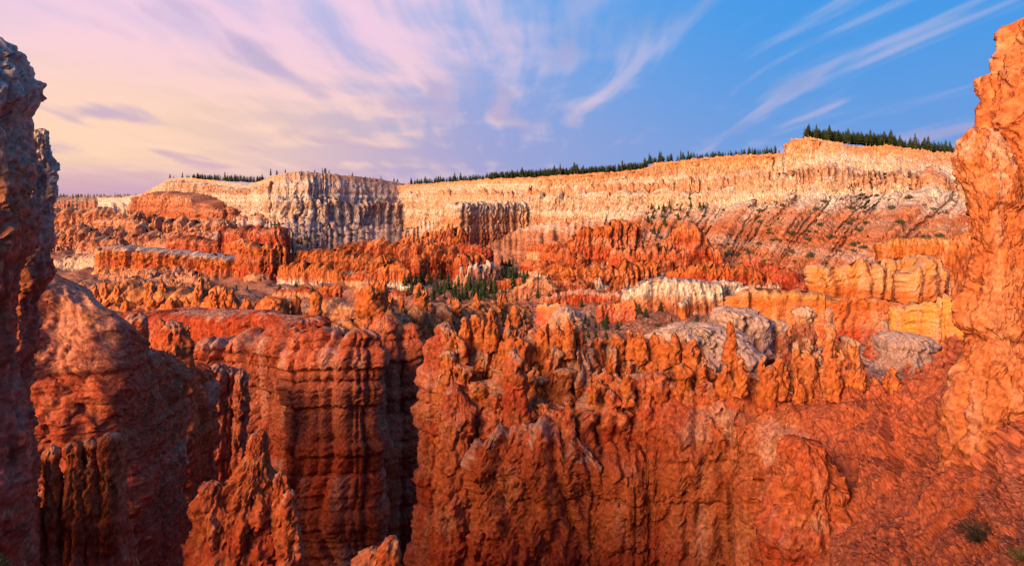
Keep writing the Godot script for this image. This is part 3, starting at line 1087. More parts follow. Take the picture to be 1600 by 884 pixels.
func mid_land() -> void:
	var RT := [[0.0, PALE], [0.25, RED], [0.75, Color(0.46, 0.12, 0.05)], [1.0, ORANGE]]
	var WB := [[0.0, PINK], [0.18, CREAM], [0.4, CREAM], [0.5, Color(0.52, 0.15, 0.06)], [1.0, ORANGE]]
	var WT := [[0.0, PINK], [0.35, Color(0.50, 0.17, 0.09)], [0.55, Color(0.56, 0.30, 0.2)], [0.68, WHITE], [1.0, Color(0.64, 0.52, 0.44)]]
	var PK := [[0.0, TALUS], [0.4, PINK], [0.8, Color(0.54, 0.22, 0.13)], [1.0, PALE]]
	# far left badlands
	wall("pink fluted wall furthest back, under the horizon plateau", {"k": [[60, 326, 1750], [110, 320, 1720], [170, 322, 1690], [215, 330, 1660]], "b": 400, "hw": 26.0, "w": 20.0, "hv": 16.0, "tp": 13.2, "jr": 8.0, "bands": PK})
	wall("pink scalloped wall in front of the furthest wall", {"k": [[70, 352, 1500], [130, 344, 1490], [160, 352, 1480], [210, 346, 1470], [250, 348, 1460]], "b": 410, "hw": 30.0, "w": 22.0, "hv": 20.0, "tp": 14.3, "jr": 9.0, "bands": PK})
	wall("pink wall of close columns below the red ridge", {"k": [[220, 336, 1500], [260, 332, 1500], [310, 334, 1490], [350, 338, 1480]], "b": 410, "hw": 30.0, "w": 18.0, "hv": 14.0, "tp": 11.0, "jr": 8.0, "bands": PK})
	wall("rounded pink outcrop beside the dark trees at the far left", {"k": [[135, 362, 1330], [165, 356, 1320], [185, 364, 1310]], "b": 410, "hw": 24.0, "w": 18.0, "hv": 16.0, "tp": 12.1, "bands": PK})
	wall("flat red wall with a straight top behind the long mesa", {"k": [[278, 368, 1180], [300, 366, 1170], [345, 368, 1160], [352, 352, 1160], [385, 350, 1150], [432, 352, 1140]], "b": 420, "hw": 24.0, "w": 16.0, "hv": 3.0, "tp": 3.3, "jr": 3.0, "bands": [[0.0, PINK], [0.4, DEEP], [1.0, Color(0.46, 0.13, 0.07)]]})
	wall("long orange mesa wall with a flat white top", {"k": [[172, 384, 960], [200, 381, 950], [235, 384, 940], [285, 389, 930], [330, 394, 915], [384, 396, 900]], "b": 440, "hw": 24.0, "w": 9.0, "hv": 2.0, "dm": 2.0, "tp": 2.2, "jr": 4.5, "bands": [[0.0, PINK], [0.15, Color(0.62, 0.38, 0.27)], [0.32, Color(0.56, 0.22, 0.11)], [0.5, Color(0.52, 0.13, 0.05)], [0.86, ORANGE], [0.97, WHITE], [1.0, WHITE]]})
	wall("square orange butte with two lit blocks on a talus cone", {"k": [[384, 376, 850], [402, 375, 845], [412, 380, 845], [438, 374, 850]], "b": 455, "hw": 16.0, "w": 9.0, "hv": 4.0, "tp": 2.8, "jr": 4.0, "bands": RT})
	wall("red tower with a rounded head left of the square butte", {"k": [[360, 373, 930], [378, 372, 930]], "b": 440, "hw": 10.0, "w": 9.0, "hv": 2.0, "tp": 3.9, "bands": RT})
	wall("red wall with a white streaked foot right of the square butte", {"k": [[440, 397, 870], [475, 388, 870], [520, 387, 860], [560, 392, 850], [598, 398, 840]], "b": 445, "hw": 18.0, "w": 10.0, "hv": 3.0, "tp": 2.8, "jr": 4.0, "bands": WB})
	wall("stepped red wall with buttresses in the middle of the basin", {"k": [[530, 382, 900], [565, 374, 890], [600, 370, 880], [650, 374, 860], [690, 378, 850], [742, 384, 830]], "b": 440, "hw": 22.0, "w": 16.0, "hv": 6.0, "tp": 5.5, "jr": 8.0, "bands": RT})
	wall("thin orange buttress leaning on the stepped wall", {"k": [[650, 400, 790], [664, 392, 800]], "b": 440, "hw": 7.0, "w": 6.0, "hv": 2.0, "tp": 4.4, "bands": RT})
	wall("broad orange buttress with a pointed foot in the basin", {"k": [[716, 392, 790], [744, 396, 800]], "b": 440, "hw": 9.0, "w": 8.0, "hv": 3.0, "tp": 5.5, "bands": RT})
	wall("row of slim orange spires behind the stepped wall", {"k": [[520, 384, 980], [545, 380, 980], [600, 372, 970], [640, 366, 960], [700, 360, 960], [716, 364, 960]], "b": 420, "hw": 5.0, "w": 6.0, "hv": 14.0, "tp": 6.6, "jr": 3.5, "bands": RT})
	wall("dark red wall with a level top right of the stepped wall", {"k": [[690, 380, 960], [740, 378, 940], [756, 384, 930]], "b": 425, "hw": 14.0, "w": 10.0, "hv": 3.0, "tp": 3.3, "bands": [[0.0, PINK], [0.5, DEEP], [1.0, RED]]})
	wall("group of small white cones on red feet in the basin", {"k": [[716, 416, 760], [740, 410, 760], [770, 404, 780]], "b": 440, "hw": 8.0, "w": 8.0, "hv": 8.0, "tp": 6.6, "bands": [[0.0, PINK], [0.5, PINK], [1.0, CREAM]]})
	wall("tall prow of pale orange rock standing out from the rim", {"k": [[690, 330, 1330], [704, 316, 1310], [716, 313, 1290], [760, 312, 1340], [830, 312, 1400]], "b": 400, "hw": 16.0, "w": 12.0, "hv": 4.0, "dm": 3.0, "tp": 3.3, "jr": 5.0, "bands": [[0.0, RED], [0.3, Color(0.54, 0.2, 0.1)], [0.6, Color(0.62, 0.34, 0.2)], [1.0, CREAM]]})
	wall("orange comb of spires at the foot of the tall prow", {"k": [[652, 366, 1180], [680, 352, 1180], [712, 346, 1190], [724, 352, 1200]], "b": 400, "hw": 7.0, "w": 7.0, "hv": 16.0, "tp": 7.7, "jr": 4.0, "bands": RT})
	wall("low pinkish white wall at the foot of the pink badlands", {"k": [[92, 400, 1040], [130, 393, 1030], [172, 397, 1010]], "b": 440, "hw": 12.0, "w": 8.0, "hv": 4.0, "tp": 4.0, "bands": [[0.0, PINK], [0.4, CREAM], [1.0, Color(0.6, 0.4, 0.3)]]})
	wall("white streaked pink wall between the butte and the stepped wall", {"k": [[444, 410, 800], [470, 404, 795], [500, 408, 790], [530, 414, 780]], "b": 460, "hw": 10.0, "w": 8.0, "hv": 4.0, "tp": 4.0, "bands": WB})
	wall("small flat orange block alone on the talus", {"k": [[502, 446, 560], [526, 444, 560]], "b": 475, "hw": 4.0, "w": 5.0, "hv": 1.0, "tp": 1.6, "bands": RT})
	wall("slim pink fin at the left edge of the grove", {"k": [[596, 412, 740], [616, 404, 740], [634, 416, 735]], "b": 462, "hw": 7.0, "w": 6.0, "hv": 5.0, "tp": 5.0, "bands": WB})
	wall("pink knobbed fin rising from the middle of the grove", {"k": [[650, 446, 560], [656, 440, 560], [664, 448, 560]], "b": 485, "hw": 3.0, "w": 3.0, "hv": 3.0, "tp": 3.0, "bands": RT})
	wall("pink ridge of blunt knobs right of the grove", {"k": [[800, 442, 600], [826, 432, 600], [848, 428, 600], [862, 438, 590]], "b": 480, "hw": 6.0, "w": 5.0, "hv": 5.0, "tp": 4.0, "bands": PK})
	wall("red talus foot wall under the bright orange wall", {"k": [[858, 456, 560], [900, 448, 560], [950, 450, 550], [985, 456, 545]], "b": 495, "hw": 6.0, "w": 6.0, "hv": 4.0, "tp": 3.0, "bands": [[0.0, TALUS], [0.6, RED], [1.0, PINK]]})
	wall("red fin tip between the white topped block and apron", {"k": [[1150, 444, 430], [1166, 440, 425]], "b": 500, "hw": 4.0, "w": 4.0, "hv": 3.0, "tp": 3.0, "bands": [[0.0, RED], [0.6, ORANGE], [1.0, CREAM]]})
	# right of the trees
	wall("red stepped wall highest in the right basin", {"k": [[862, 378, 900], [892, 372, 890], [900, 356, 885], [948, 342, 880], [985, 344, 890]], "b": 420, "hw": 16.0, "w": 12.0, "hv": 4.0, "tp": 4.4, "jr": 5.0, "bands": RT})
	wall("red pointed gable of rock beside the tree gully", {"k": [[1000, 384, 800], [1035, 372, 800], [1056, 346, 800], [1080, 346, 790], [1098, 356, 790], [1112, 380, 790]], "b": 430, "hw": 14.0, "w": 12.0, "hv": 4.0, "tp": 4.4, "jr": 4.0, "bands": [[0.0, PINK], [0.4, RED], [1.0, Color(0.56, 0.19, 0.08)]]})
	wall("row of orange spires below the pointed gable", {"k": [[960, 384, 760], [1000, 382, 755], [1050, 380, 750], [1066, 386, 750]], "b": 425, "hw": 9.0, "w": 7.0, "hv": 6.0, "tp": 3.9, "bands": RT})
	wall("bright orange wall with white streaks at its foot", {"k": [[846, 412, 720], [870, 404, 710], [900, 410, 700], [950, 406, 690], [1014, 404, 690]], "b": 465, "hw": 14.0, "w": 9.0, "hv": 5.0, "tp": 3.9, "jr": 4.5, "bands": WB})
	wall("pale spires at the end of the bright orange wall", {"k": [[822, 424, 720], [836, 418, 715], [852, 414, 710]], "b": 460, "hw": 7.0, "w": 6.0, "hv": 10.0, "tp": 5.5, "bands": [[0.0, PALE], [0.4, ORANGE], [0.8, CREAM], [1.0, CREAM]]})
	wall("low dark red wall in front of the stepped wall", {"k": [[855, 388, 800], [880, 386, 790], [905, 388, 790]], "b": 425, "hw": 10.0, "w": 8.0, "hv": 5.0, "tp": 3.3, "bands": RT})
	wall("orange wall of thin columns right of the gable", {"k": [[1052, 418, 650], [1062, 412, 650], [1080, 420, 650], [1084, 412, 640], [1130, 408, 630], [1178, 412, 620]], "b": 470, "hw": 11.0, "w": 5.5, "hv": 4.0, "tp": 3.3, "jr": 3.2, "bands": [[0.0, RED], [0.6, RED], [1.0, ORANGE]]})
	wall("dark red wall at the foot of the long talus slope", {"k": [[1150, 402, 660], [1168, 396, 650], [1200, 404, 640], [1228, 414, 620], [1262, 430, 600]], "b": 470, "hw": 12.0, "w": 10.0, "hv": 5.0, "tp": 4.4, "jr": 3.6, "bands": [[0.0, DEEP], [0.5, DEEP], [1.0, RED]]})
	wall("broad block with a white top and red foot", {"k": [[988, 448, 480], [1006, 436, 475], [1030, 432, 470], [1080, 434, 465], [1112, 440, 462]], "b": 500, "hw": 12.0, "w": 7.0, "hv": 1.6, "dm": 1.2, "tp": 1.4, "jr": 2.2, "bands": WT})
	wall("narrow block with a white top behind the broad one", {"k": [[1120, 436, 480], [1146, 437, 475]], "b": 500, "hw": 7.0, "w": 6.0, "hv": 1.0, "tp": 1.4, "jr": 1.8, "bands": WT})
	wall("thin orange spur in front of the white topped block", {"k": [[1066, 470, 420], [1074, 462, 425]], "b": 510, "hw": 2.6, "w": 3.0, "hv": 1.0, "tp": 2.2, "bands": [[0.0, ORANGE], [0.7, ORANGE], [1.0, CREAM]]})
	wall("stub with a white top at the end of the bright wall", {"k": [[916, 434, 640], [938, 430, 640], [944, 440, 640]], "b": 475, "hw": 5.0, "w": 5.0, "hv": 4.0, "tp": 3.3, "bands": [[0.0, PINK], [0.4, PINK], [0.75, CREAM], [1.0, CREAM]]})
	wall("line of stubby orange knobs on the basin slope", {"k": [[936, 472, 420], [960, 470, 420], [990, 468, 415]], "b": 490, "hw": 2.6, "w": 2.8, "hv": 2.8, "tp": 1.7, "jr": 1.6, "bands": [[0.0, RED], [1.0, ORANGE]]})
	wall("line of pink tipped knobs among the basin trees", {"k": [[846, 472, 400], [866, 470, 395], [886, 474, 390]], "b": 492, "hw": 3.0, "w": 3.2, "hv": 3.0, "tp": 1.9, "jr": 1.6, "bands": [[0.0, RED], [0.6, ORANGE], [1.0, PALE]]})
	# the banded castle on the right
	wall("banded orange castle of thick columns with grey caps", {"k": [[1278, 404, 335], [1310, 402, 330], [1350, 398, 325], [1400, 396, 322], [1438, 390, 318], [1458, 398, 320]], "b": 520, "hw": 8.0, "w": 6.5, "hv": 3.4, "dm": 1.8, "tp": 1.6, "jr": 3.6, "sa": 1.2, "na": 0.8, "cap": 0.25, "S": strata_mid, "bands": [[0.0, RED], [0.4, ORANGE], [1.0, GOLD]]})
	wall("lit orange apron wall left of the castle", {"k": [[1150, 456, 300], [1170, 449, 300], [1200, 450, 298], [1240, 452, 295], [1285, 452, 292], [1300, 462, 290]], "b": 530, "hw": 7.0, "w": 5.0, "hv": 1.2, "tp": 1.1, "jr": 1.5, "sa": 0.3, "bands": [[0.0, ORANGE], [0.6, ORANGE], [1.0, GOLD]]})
	wall("lower red terrace of square columns under the castle", {"k": [[1290, 470, 288], [1330, 462, 284], [1375, 462, 280], [1400, 470, 276], [1440, 474, 272]], "b": 530, "hw": 5.0, "w": 5.5, "hv": 2.0, "tp": 1.1, "jr": 1.8, "bands": [[0.0, RED], [0.5, Color(0.50, 0.14, 0.05)], [1.0, ORANGE]]})
	wall("castle bastion with a crumbling grey crown", {"k": [[1420, 420, 300], [1440, 402, 300], [1458, 396, 302]], "b": 520, "hw": 6.0, "w": 6.0, "hv": 2.5, "tp": 1.4, "jr": 2.0, "sa": 1.4, "cap": 0.3, "bands": [[0.0, RED], [0.5, ORANGE], [1.0, GOLD]]})
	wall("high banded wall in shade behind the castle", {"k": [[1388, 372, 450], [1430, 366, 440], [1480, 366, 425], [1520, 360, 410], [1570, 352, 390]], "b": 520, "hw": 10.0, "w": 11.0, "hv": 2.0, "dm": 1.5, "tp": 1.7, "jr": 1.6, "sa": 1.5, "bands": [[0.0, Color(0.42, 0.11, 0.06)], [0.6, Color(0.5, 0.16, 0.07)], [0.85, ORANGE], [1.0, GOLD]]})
	wall("row of thin red pipes beside the yellow pinnacles", {"k": [[1382, 484, 240], [1400, 480, 238], [1416, 482, 236]], "b": 530, "hw": 2.0, "w": 2.0, "hv": 1.5, "tp": 0.8, "jr": 1.0, "bands": [[0.0, RED], [1.0, ORANGE]]})
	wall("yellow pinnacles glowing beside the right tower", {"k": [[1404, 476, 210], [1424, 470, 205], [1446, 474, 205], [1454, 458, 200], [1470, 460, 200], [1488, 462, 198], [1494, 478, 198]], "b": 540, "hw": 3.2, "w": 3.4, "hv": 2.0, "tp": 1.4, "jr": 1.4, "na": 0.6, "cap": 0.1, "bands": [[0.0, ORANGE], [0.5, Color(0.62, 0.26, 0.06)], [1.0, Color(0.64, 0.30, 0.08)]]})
	# combs of small fins scattered between the long ones
	var rng := RandomNumberGenerator.new()
	rng.seed = 515
	for zone in [
		[180, 440, 404, 446, 980, 640, 14, PK, "small pink comb of knobs on the talus by the long mesa"],
		[440, 640, 396, 452, 960, 600, 14, RT, "small red comb of knobs beside the stepped wall"],
		[820, 1010, 372, 452, 880, 560, 18, RT, "small orange comb of spires in the right basin"],
		[1000, 1200, 396, 470, 780, 460, 16, WB, "small white footed comb of spires below the talus slope"],
		[80, 330, 336, 386, 1640, 1250, 12, PK, "small pink comb of columns in the far badlands"],
	]:
		for i in zone[6]:
			var g := rng.randf()
			var py := lerpf(zone[2], zone[3], g)
			var d := lerpf(zone[4], zone[5], g) * rng.randf_range(0.95, 1.05)
			var px := rng.randf_range(zone[0], zone[1])
			var len := rng.randf_range(14.0, 46.0)
			var w := rng.randf_range(3.2, 5.5) * d / 800.0
			var h := rng.randf_range(14.0, 26.0)
			var o := {"k": [[px - len, py + rng.randf_range(2, 8), d * 1.015], [px, py, d], [px + len, py + rng.randf_range(0, 8), d * rng.randf_range(0.985, 1.015)]], "b0": py + h, "b": py + h + 40.0, "hw": w * rng.randf_range(0.9, 1.8), "w": w, "hv": w * rng.randf_range(0.6, 2.2), "tp": w * 0.9, "jr": w * 0.4, "na": w * 0.25, "bands": zone[7]}
			o["label"] = zone[8]
			o["category"] = "rock fin"
			o["group"] = "small combs of rock in the basin"
			rock("fin", "rock_comb", o)

# ------------------------------------------------------------------ the near land
func spires(to: Node3D, line: Array, count: int, h0: float, h1: float, r0: float, r1: float, bands: Array, sd: int, cap := 0.2, called := "pinnacle") -> void:
	# small craggy spires set along a line [px, py of the foot, distance]
	var rng := RandomNumberGenerator.new()
	rng.seed = sd
	for i in count:
		var t := (i + rng.randf()) / count * (line.size() - 1)
		var q := spline(line, t)
		var d: float = q[2] + rng.randf_range(-1.0, 1.0) * 0.03 * q[2]
		var m := F / d
		var h := lerpf(h0, h1, rng.randf()) * m * (0.35 + 0.65 * rng.randf())
		var r := rng.randf_range(r0, r1) * m
		var x: float = q[0] + rng.randf_range(-1.0, 1.0) * r
		var y: float = q[1]
		var lean := rng.randf_range(-0.5, 0.5) * r
		var lv := [[y - h, x + lean - r * 0.12, x + lean + r * 0.12]]
		var neck := rng.randf_range(0.35, 0.7)
		var capped := rng.randf() < 0.35
		for q2 in 5:
			var g := (q2 + 0.4) / 5.0
			var rr := r * lerpf(neck, 1.0, g * g) * rng.randf_range(0.72, 1.2)
			if capped and q2 == 0:
				rr *= 1.5
			elif capped and q2 == 1:
				rr *= 0.75
			var xx := x + lean * (1.0 - g) + rng.randf_range(-0.15, 0.15) * r
			lv.append([y - h * (1.0 - g), xx - rr, xx + rr])
		lv.append([y + r * 3.0, x - r * 1.1, x + r * 1.1])
		rock("stack", called, {"d": d, "tz": rng.randf_range(0.7, 1.1), "na": r / m * 0.42, "w": r / m * rng.randf_range(0.8, 1.3), "sa": r / m * 0.2, "fl": r / m * 0.3, "cap": cap, "caph": h / m * 0.2, "bands": bands, "lv": lv, "res": 1.18}, to)

func pillar(to: Node3D, called: String, o: Dictionary) -> void:
	rock("stack", called, o, to)

func near_land() -> void:
	var RO := [[0.0, RED], [0.3, Color(0.49, 0.12, 0.045)], [0.5, RED], [0.75, Color(0.50, 0.13, 0.05)], [1.0, Color(0.48, 0.11, 0.045)]]
	var RR := [[0.0, RED], [0.5, DEEP], [0.7, RED], [1.0, RED]]
	var OG := [[0.0, Color(0.52, 0.14, 0.045)], [0.4, ORANGE], [0.7, Color(0.54, 0.15, 0.05)], [1.0, ORANGE]]
	var YL := [[0.0, Color(0.56, 0.21, 0.085)], [0.5, Color(0.54, 0.18, 0.07)], [1.0, Color(0.57, 0.23, 0.09)]]
	var BL := [[0.0, RED], [0.3, Color(0.44, 0.11, 0.06)], [0.55, RED], [0.8, Color(0.46, 0.14, 0.08)], [1.0, Color(0.45, 0.11, 0.055)]]
	# ---- hoodoo field behind the near walls
	var t := thing("hoodoo_ridge", "yellowish crumbling ridge below the long mesa wall", "rock ridge")
	rock("fin", "ridge", {"k": [[112, 462, 190], [150, 448, 185], [200, 436, 180], [260, 440, 176], [318, 448, 172], [345, 462, 170]], "b": 540, "hw": 5.0, "w": 4.0, "hv": 2.5, "tp": 2.5, "na": 1.2, "bands": YL}, t)
	spires(t, [[130, 456, 180], [240, 448, 176], [330, 458, 170]], 12, 2.0, 4.0, 0.7, 1.5, YL, 1)
	t = thing("hoodoo_ridge", "low ridge with small spires above the dark red ledge wall", "rock ridge")
	rock("fin", "ridge", {"k": [[150, 470, 120], [210, 468, 118], [280, 472, 114], [330, 474, 110], [400, 474, 106]], "b": 560, "hw": 4.0, "w": 3.0, "hv": 1.4, "tp": 1.6, "na": 0.9, "bands": OG}, t)
	spires(t, [[150, 476, 118], [240, 474, 114], [320, 476, 108], [420, 478, 102]], 22, 1.2, 2.8, 0.5, 1.0, OG, 2)
	t = thing("hoodoo", "flame bright orange knob cluster above the ledge wall", "hoodoo")
	pillar(t, "knob", {"d": 112, "cap": 0.1, "bands": OG, "lv": [[446, 340, 352], [452, 330, 366], [468, 322, 370], [480, 318, 372], [520, 314, 374]]})
	spires(t, [[322, 470, 110], [345, 458, 110], [368, 464, 110]], 7, 1.2, 2.2, 0.4, 0.7, OG, 3)
	t = thing("ledge_wall", "dark red ledge wall with a pale flat rim at left", "rock wall")
	rock("fin", "wall", {"k": [[120, 486, 98], [200, 484, 95], [300, 481, 90], [400, 482, 86], [470, 492, 82]], "b": 700, "hw": 4.0, "w": 7.0, "hv": 0.5, "dm": 0.3, "tp": 0.8, "jr": 0.8, "sa": 0.5, "na": 0.7, "cap": 0.12, "bands": RR}, t)
	t = thing("hoodoo", "square orange block with a forked top beside two stubs", "hoodoo")
	pillar(t, "block", {"d": 92, "bands": OG, "lv": [[464, 412, 424], [468, 408, 446], [490, 406, 450], [515, 404, 452], [560, 400, 456]], "sq": 0.6})
	pillar(t, "stub", {"d": 94, "bands": OG, "lv": [[462, 458, 466], [470, 456, 470], [500, 454, 472], [560, 450, 474]]})
	pillar(t, "stub", {"d": 92, "bands": OG, "lv": [[456, 488, 498], [460, 484, 503], [498, 482, 502], [560, 478, 506]]})
	t = thing("hoodoo", "bell shaped orange knob, the highest of its ridge", "hoodoo")
	pillar(t, "knob", {"d": 110, "cap": 0.15, "sa": 0.35, "bands": OG, "lv": [[437, 568, 582], [443, 562, 598], [452, 556, 604], [470, 555, 606], [484, 553, 604], [500, 560, 600], [540, 550, 612]]})
	spires(t, [[558, 456, 109], [580, 446, 109], [600, 452, 110]], 6, 0.8, 1.5, 0.4, 0.8, OG, 5)
	t = thing("hoodoo_ridge", "lumpy orange ridge running behind the dark slot", "rock ridge")
	rock("fin", "ridge", {"k": [[500, 500, 105], [560, 498, 112], [610, 478, 118], [640, 476, 122], [690, 470, 130], [740, 468, 140], [800, 466, 150]], "b": 600, "hw": 4.5, "w": 3.4, "hv": 2.2, "tp": 2.4, "jr": 1.2, "sa": 0.45, "bands": YL}, t)
	spires(t, [[600, 480, 117], [680, 474, 128], [800, 470, 150]], 10, 1.5, 3.0, 0.5, 1.1, OG, 6)
	t = thing("hoodoo_ridge", "pale crumbling ridge between the bell knob and stubs", "rock ridge")
	rock("fin", "ridge", {"k": [[430, 480, 125], [480, 470, 122], [530, 462, 120], [560, 470, 118]], "b": 560, "hw": 3.5, "w": 2.8, "hv": 1.8, "tp": 2.0, "na": 0.9, "cap": 0.1, "bands": YL}, t)
	# ---- left centre wall of stacked blocks
	t = thing("block_wall", "wall of stacked rounded blocks left of the dark slot", "rock wall")
	rock("fin", "back_wall", {"k": [[270, 530, 66], [340, 522, 64], [420, 515, 62], [500, 515, 60], [560, 525, 62]], "b": 1000, "hw": 3.0, "w": 3.5, "hv": 0.6, "tp": 1.2, "jr": 0.9, "sa": 0.55, "bands": BL}, t)
	rock("fin", "front_wall", {"k": [[296, 524, 59], [330, 514, 58.6], [368, 516, 58.4], [404, 504, 57.6], [440, 500, 56.5], [478, 506, 55]], "b": 1000, "hw": 1.9, "w": 3.3, "hv": 0.7, "dm": 0.9, "tp": 1.1, "jr": 0.75, "sa": 0.62, "na": 0.34, "ns": 2.4, "ba": 0.12, "cap": 0.08, "bands": BL}, t)
	rock("fin", "front_wall", {"k": [[474, 512, 52], [500, 508, 51.6], [530, 509, 51.4], [556, 514, 51.4]], "b": 1000, "hw": 2.0, "w": 3.6, "hv": 0.4, "dm": 0.6, "tp": 1.0, "jr": 0.6, "sa": 0.66, "na": 0.34, "ns": 2.4, "ba": 0.06, "cap": 0.08, "bands": BL}, t)
	pillar(t, "column", {"d": 51.5, "sa": 0.4, "na": 0.18, "w": 1.4, "bands": BL, "cap": 0.1, "lv": [[534, 470, 480], [545, 463, 484], [580, 457, 487], [640, 452, 486], [720, 450, 488], [1000, 442, 490]]})
	t = thing("block_wall", "fluted grey red block standing before the stacked wall", "rock wall")
	for e in [[47.0, [[570, 330, 352], [578, 322, 356], [640, 318, 358], [1000, 310, 362]]], [47.5, [[574, 350, 366], [582, 346, 372], [640, 344, 374], [1000, 340, 376]]], [47.0, [[576, 372, 382], [588, 366, 388], [640, 364, 388], [690, 362, 385], [1000, 358, 384]]], [46.5, [[586, 306, 314], [600, 301, 326], [660, 299, 328], [740, 302, 330], [1000, 298, 332]]]]:
		pillar(t, "column", {"d": e[0], "lv": e[1], "bands": BL, "cap": 0.3, "caph": 0.9, "fl": 0.3, "tz": 1.3})
	t = thing("cone_tower", "twin cone topped towers at the head of the slot", "rock tower")
	pillar(t, "tower", {"d": 66, "sa": 0.7, "na": 0.16, "w": 1.6, "sq": 0.7, "bands": BL, "lv": [[488, 595, 601], [496, 590, 609], [530, 582, 620], [552, 577, 625], [560, 569, 628], [1100, 556, 628]]})
	pillar(t, "tower", {"d": 67, "sa": 0.7, "na": 0.16, "w": 1.6, "sq": 0.7, "bands": BL, "lv": [[504, 638, 645], [514, 631, 653], [540, 627, 658], [552, 625, 660], [560, 622, 668], [1100, 616, 676]]})
	t = thing("slot_wall", "shadowed back wall of the dark slot canyon", "rock wall")
	rock("fin", "wall", {"k": [[530, 548, 73], [580, 540, 74], [640, 535, 76], [700, 530, 74]], "b": 1300, "hw": 3.0, "w": 4.0, "hv": 0.6, "tp": 1.2, "sa": 0.7, "bands": BL}, t)
	# ---- left side
	t = thing("rock_finger", "tall red finger with a grey jagged tip before the ledge", "rock pillar")
	pillar(t, "finger", {"d": 37, "cap": 0.25, "caph": 1.0, "bands": RO, "sa": 0.22, "lv": [[500, 262, 268], [510, 252, 288], [530, 243, 294], [560, 240, 298], [600, 238, 300], [644, 240, 300], [652, 242, 302], [690, 236, 306], [760, 236, 306], [1000, 222, 304]]})
	spires(t, [[248, 520, 39.5], [272, 512, 39.5], [292, 522, 39.5]], 6, 0.6, 1.1, 0.18, 0.32, RO, 7, 0.5)
	t = thing("rock_finger", "stubby red tower between the buttress and tall finger", "rock pillar")
	pillar(t, "tower", {"d": 46, "cap": 0.2, "bands": RO, "lv": [[488, 206, 222], [494, 196, 230], [520, 192, 232], [1000, 184, 238]]})
	t = thing("buttress", "smooth red buttress spreading from the left tower's foot", "rock buttress")
	rock("fin", "wall", {"k": [[10, 420, 27], [60, 424, 27], [98, 438, 27.2], [150, 467, 27.6], [178, 500, 28.2], [194, 538, 29], [216, 541, 30], [240, 548, 31.5]], "b": 1000, "hw": 1.5, "w": 6.0, "hv": 0.15, "dm": 0.12, "tp": 0.8, "jr": 0.3, "sa": 0.24, "na": 0.42, "ns": 2.2, "ba": 0.1, "bands": [[0.0, Color(0.45, 0.10, 0.055)], [0.6, Color(0.43, 0.09, 0.05)], [1.0, Color(0.45, 0.11, 0.062)]]}, t)
	spires(t, [[196, 548, 29], [222, 550, 30], [238, 556, 31]], 7, 0.3, 0.7, 0.16, 0.32, RO, 21, 0.6)
	rock("fin", "wall", {"k": [[226, 566, 39], [262, 560, 40], [304, 566, 42]], "b": 1000, "hw": 1.4, "w": 3.0, "hv": 0.3, "tp": 0.8, "jr": 0.3, "sa": 0.3, "na": 0.4, "bands": RO}, t)
	t = thing("fluted_wall", "row of grey streaked flutes low at the left tower's foot", "rock wall")
	for e in [[21.0, [[712, 40, 52], [722, 32, 60], [780, 28, 63], [840, 30, 60], [1000, 22, 66]]], [21.6, [[698, 74, 86], [708, 66, 94], [760, 62, 98], [830, 60, 104], [1000, 56, 108]]], [21.8, [[690, 106, 124], [700, 98, 134], [780, 96, 140], [1000, 90, 150]]], [22.0, [[684, 136, 150], [694, 130, 158], [780, 128, 164], [1000, 120, 170]]], [22.2, [[678, 160, 184], [690, 154, 193], [740, 152, 194], [800, 150, 192], [840, 152, 204], [1000, 140, 210]]]]:
		pillar(t, "flute", {"d": e[0], "lv": e[1], "bands": RO, "cap": 0.05, "caph": 0.3, "tz": 1.1, "w": 0.7, "na": 0.12, "fl": 0.1})
	t = thing("near_spire", "jagged orange spire with two shoulders before the block wall", "rock spire")
	pillar(t, "peak", {"d": 19, "cap": 0.12, "caph": 0.4, "bands": RO, "w": 0.7, "na": 0.22, "lv": [[673, 403, 409], [680, 394, 415], [700, 386, 417], [730, 376, 418], [765, 346, 424], [800, 320, 436], [860, 305, 446], [1000, 290, 460]]})
	pillar(t, "shoulder", {"d": 18.6, "cap": 0.12, "caph": 0.3, "bands": RO, "w": 0.6, "na": 0.16, "lv": [[752, 326, 338], [762, 314, 350], [800, 304, 366], [860, 297, 380], [1000, 286, 390]]})
	pillar(t, "shoulder", {"d": 18.8, "cap": 0.12, "caph": 0.3, "bands": RO, "w": 0.6, "na": 0.14, "lv": [[738, 434, 443], [750, 427, 450], [790, 424, 458], [830, 424, 466], [1000, 410, 476]]})
	pillar(t, "shoulder", {"d": 18.4, "cap": 0.1, "bands": RO, "w": 0.6, "na": 0.14, "lv": [[766, 448, 456], [780, 443, 461], [830, 436, 468], [1000, 430, 476]]})
	t = thing("near_spire", "small orange rock tip poking up at the slot's mouth", "rock spire")
	pillar(t, "tip", {"d": 15, "bands": RO, "w": 0.35, "na": 0.10, "cap": 0.2, "caph": 0.2, "lv": [[838, 606, 616], [846, 598, 623], [865, 590, 625], [1000, 580, 630]]})
	pillar(t, "tip", {"d": 15.2, "bands": RO, "w": 0.35, "na": 0.10, "cap": 0.2, "caph": 0.2, "lv": [[856, 574, 590], [864, 566, 598], [884, 548, 600], [1000, 530, 606]]})
	# left tower
	t = thing("rock_tower", "tall grey topped rock tower with two heads at the left", "rock tower")
	var TW := [[0.0, Color(0.48, 0.11, 0.065)], [0.64, Color(0.48, 0.115, 0.066)], [0.74, Color(0.50, 0.20, 0.12)], [0.86, Color(0.54, 0.34, 0.26)], [1.0, Color(0.54, 0.44, 0.38)]]
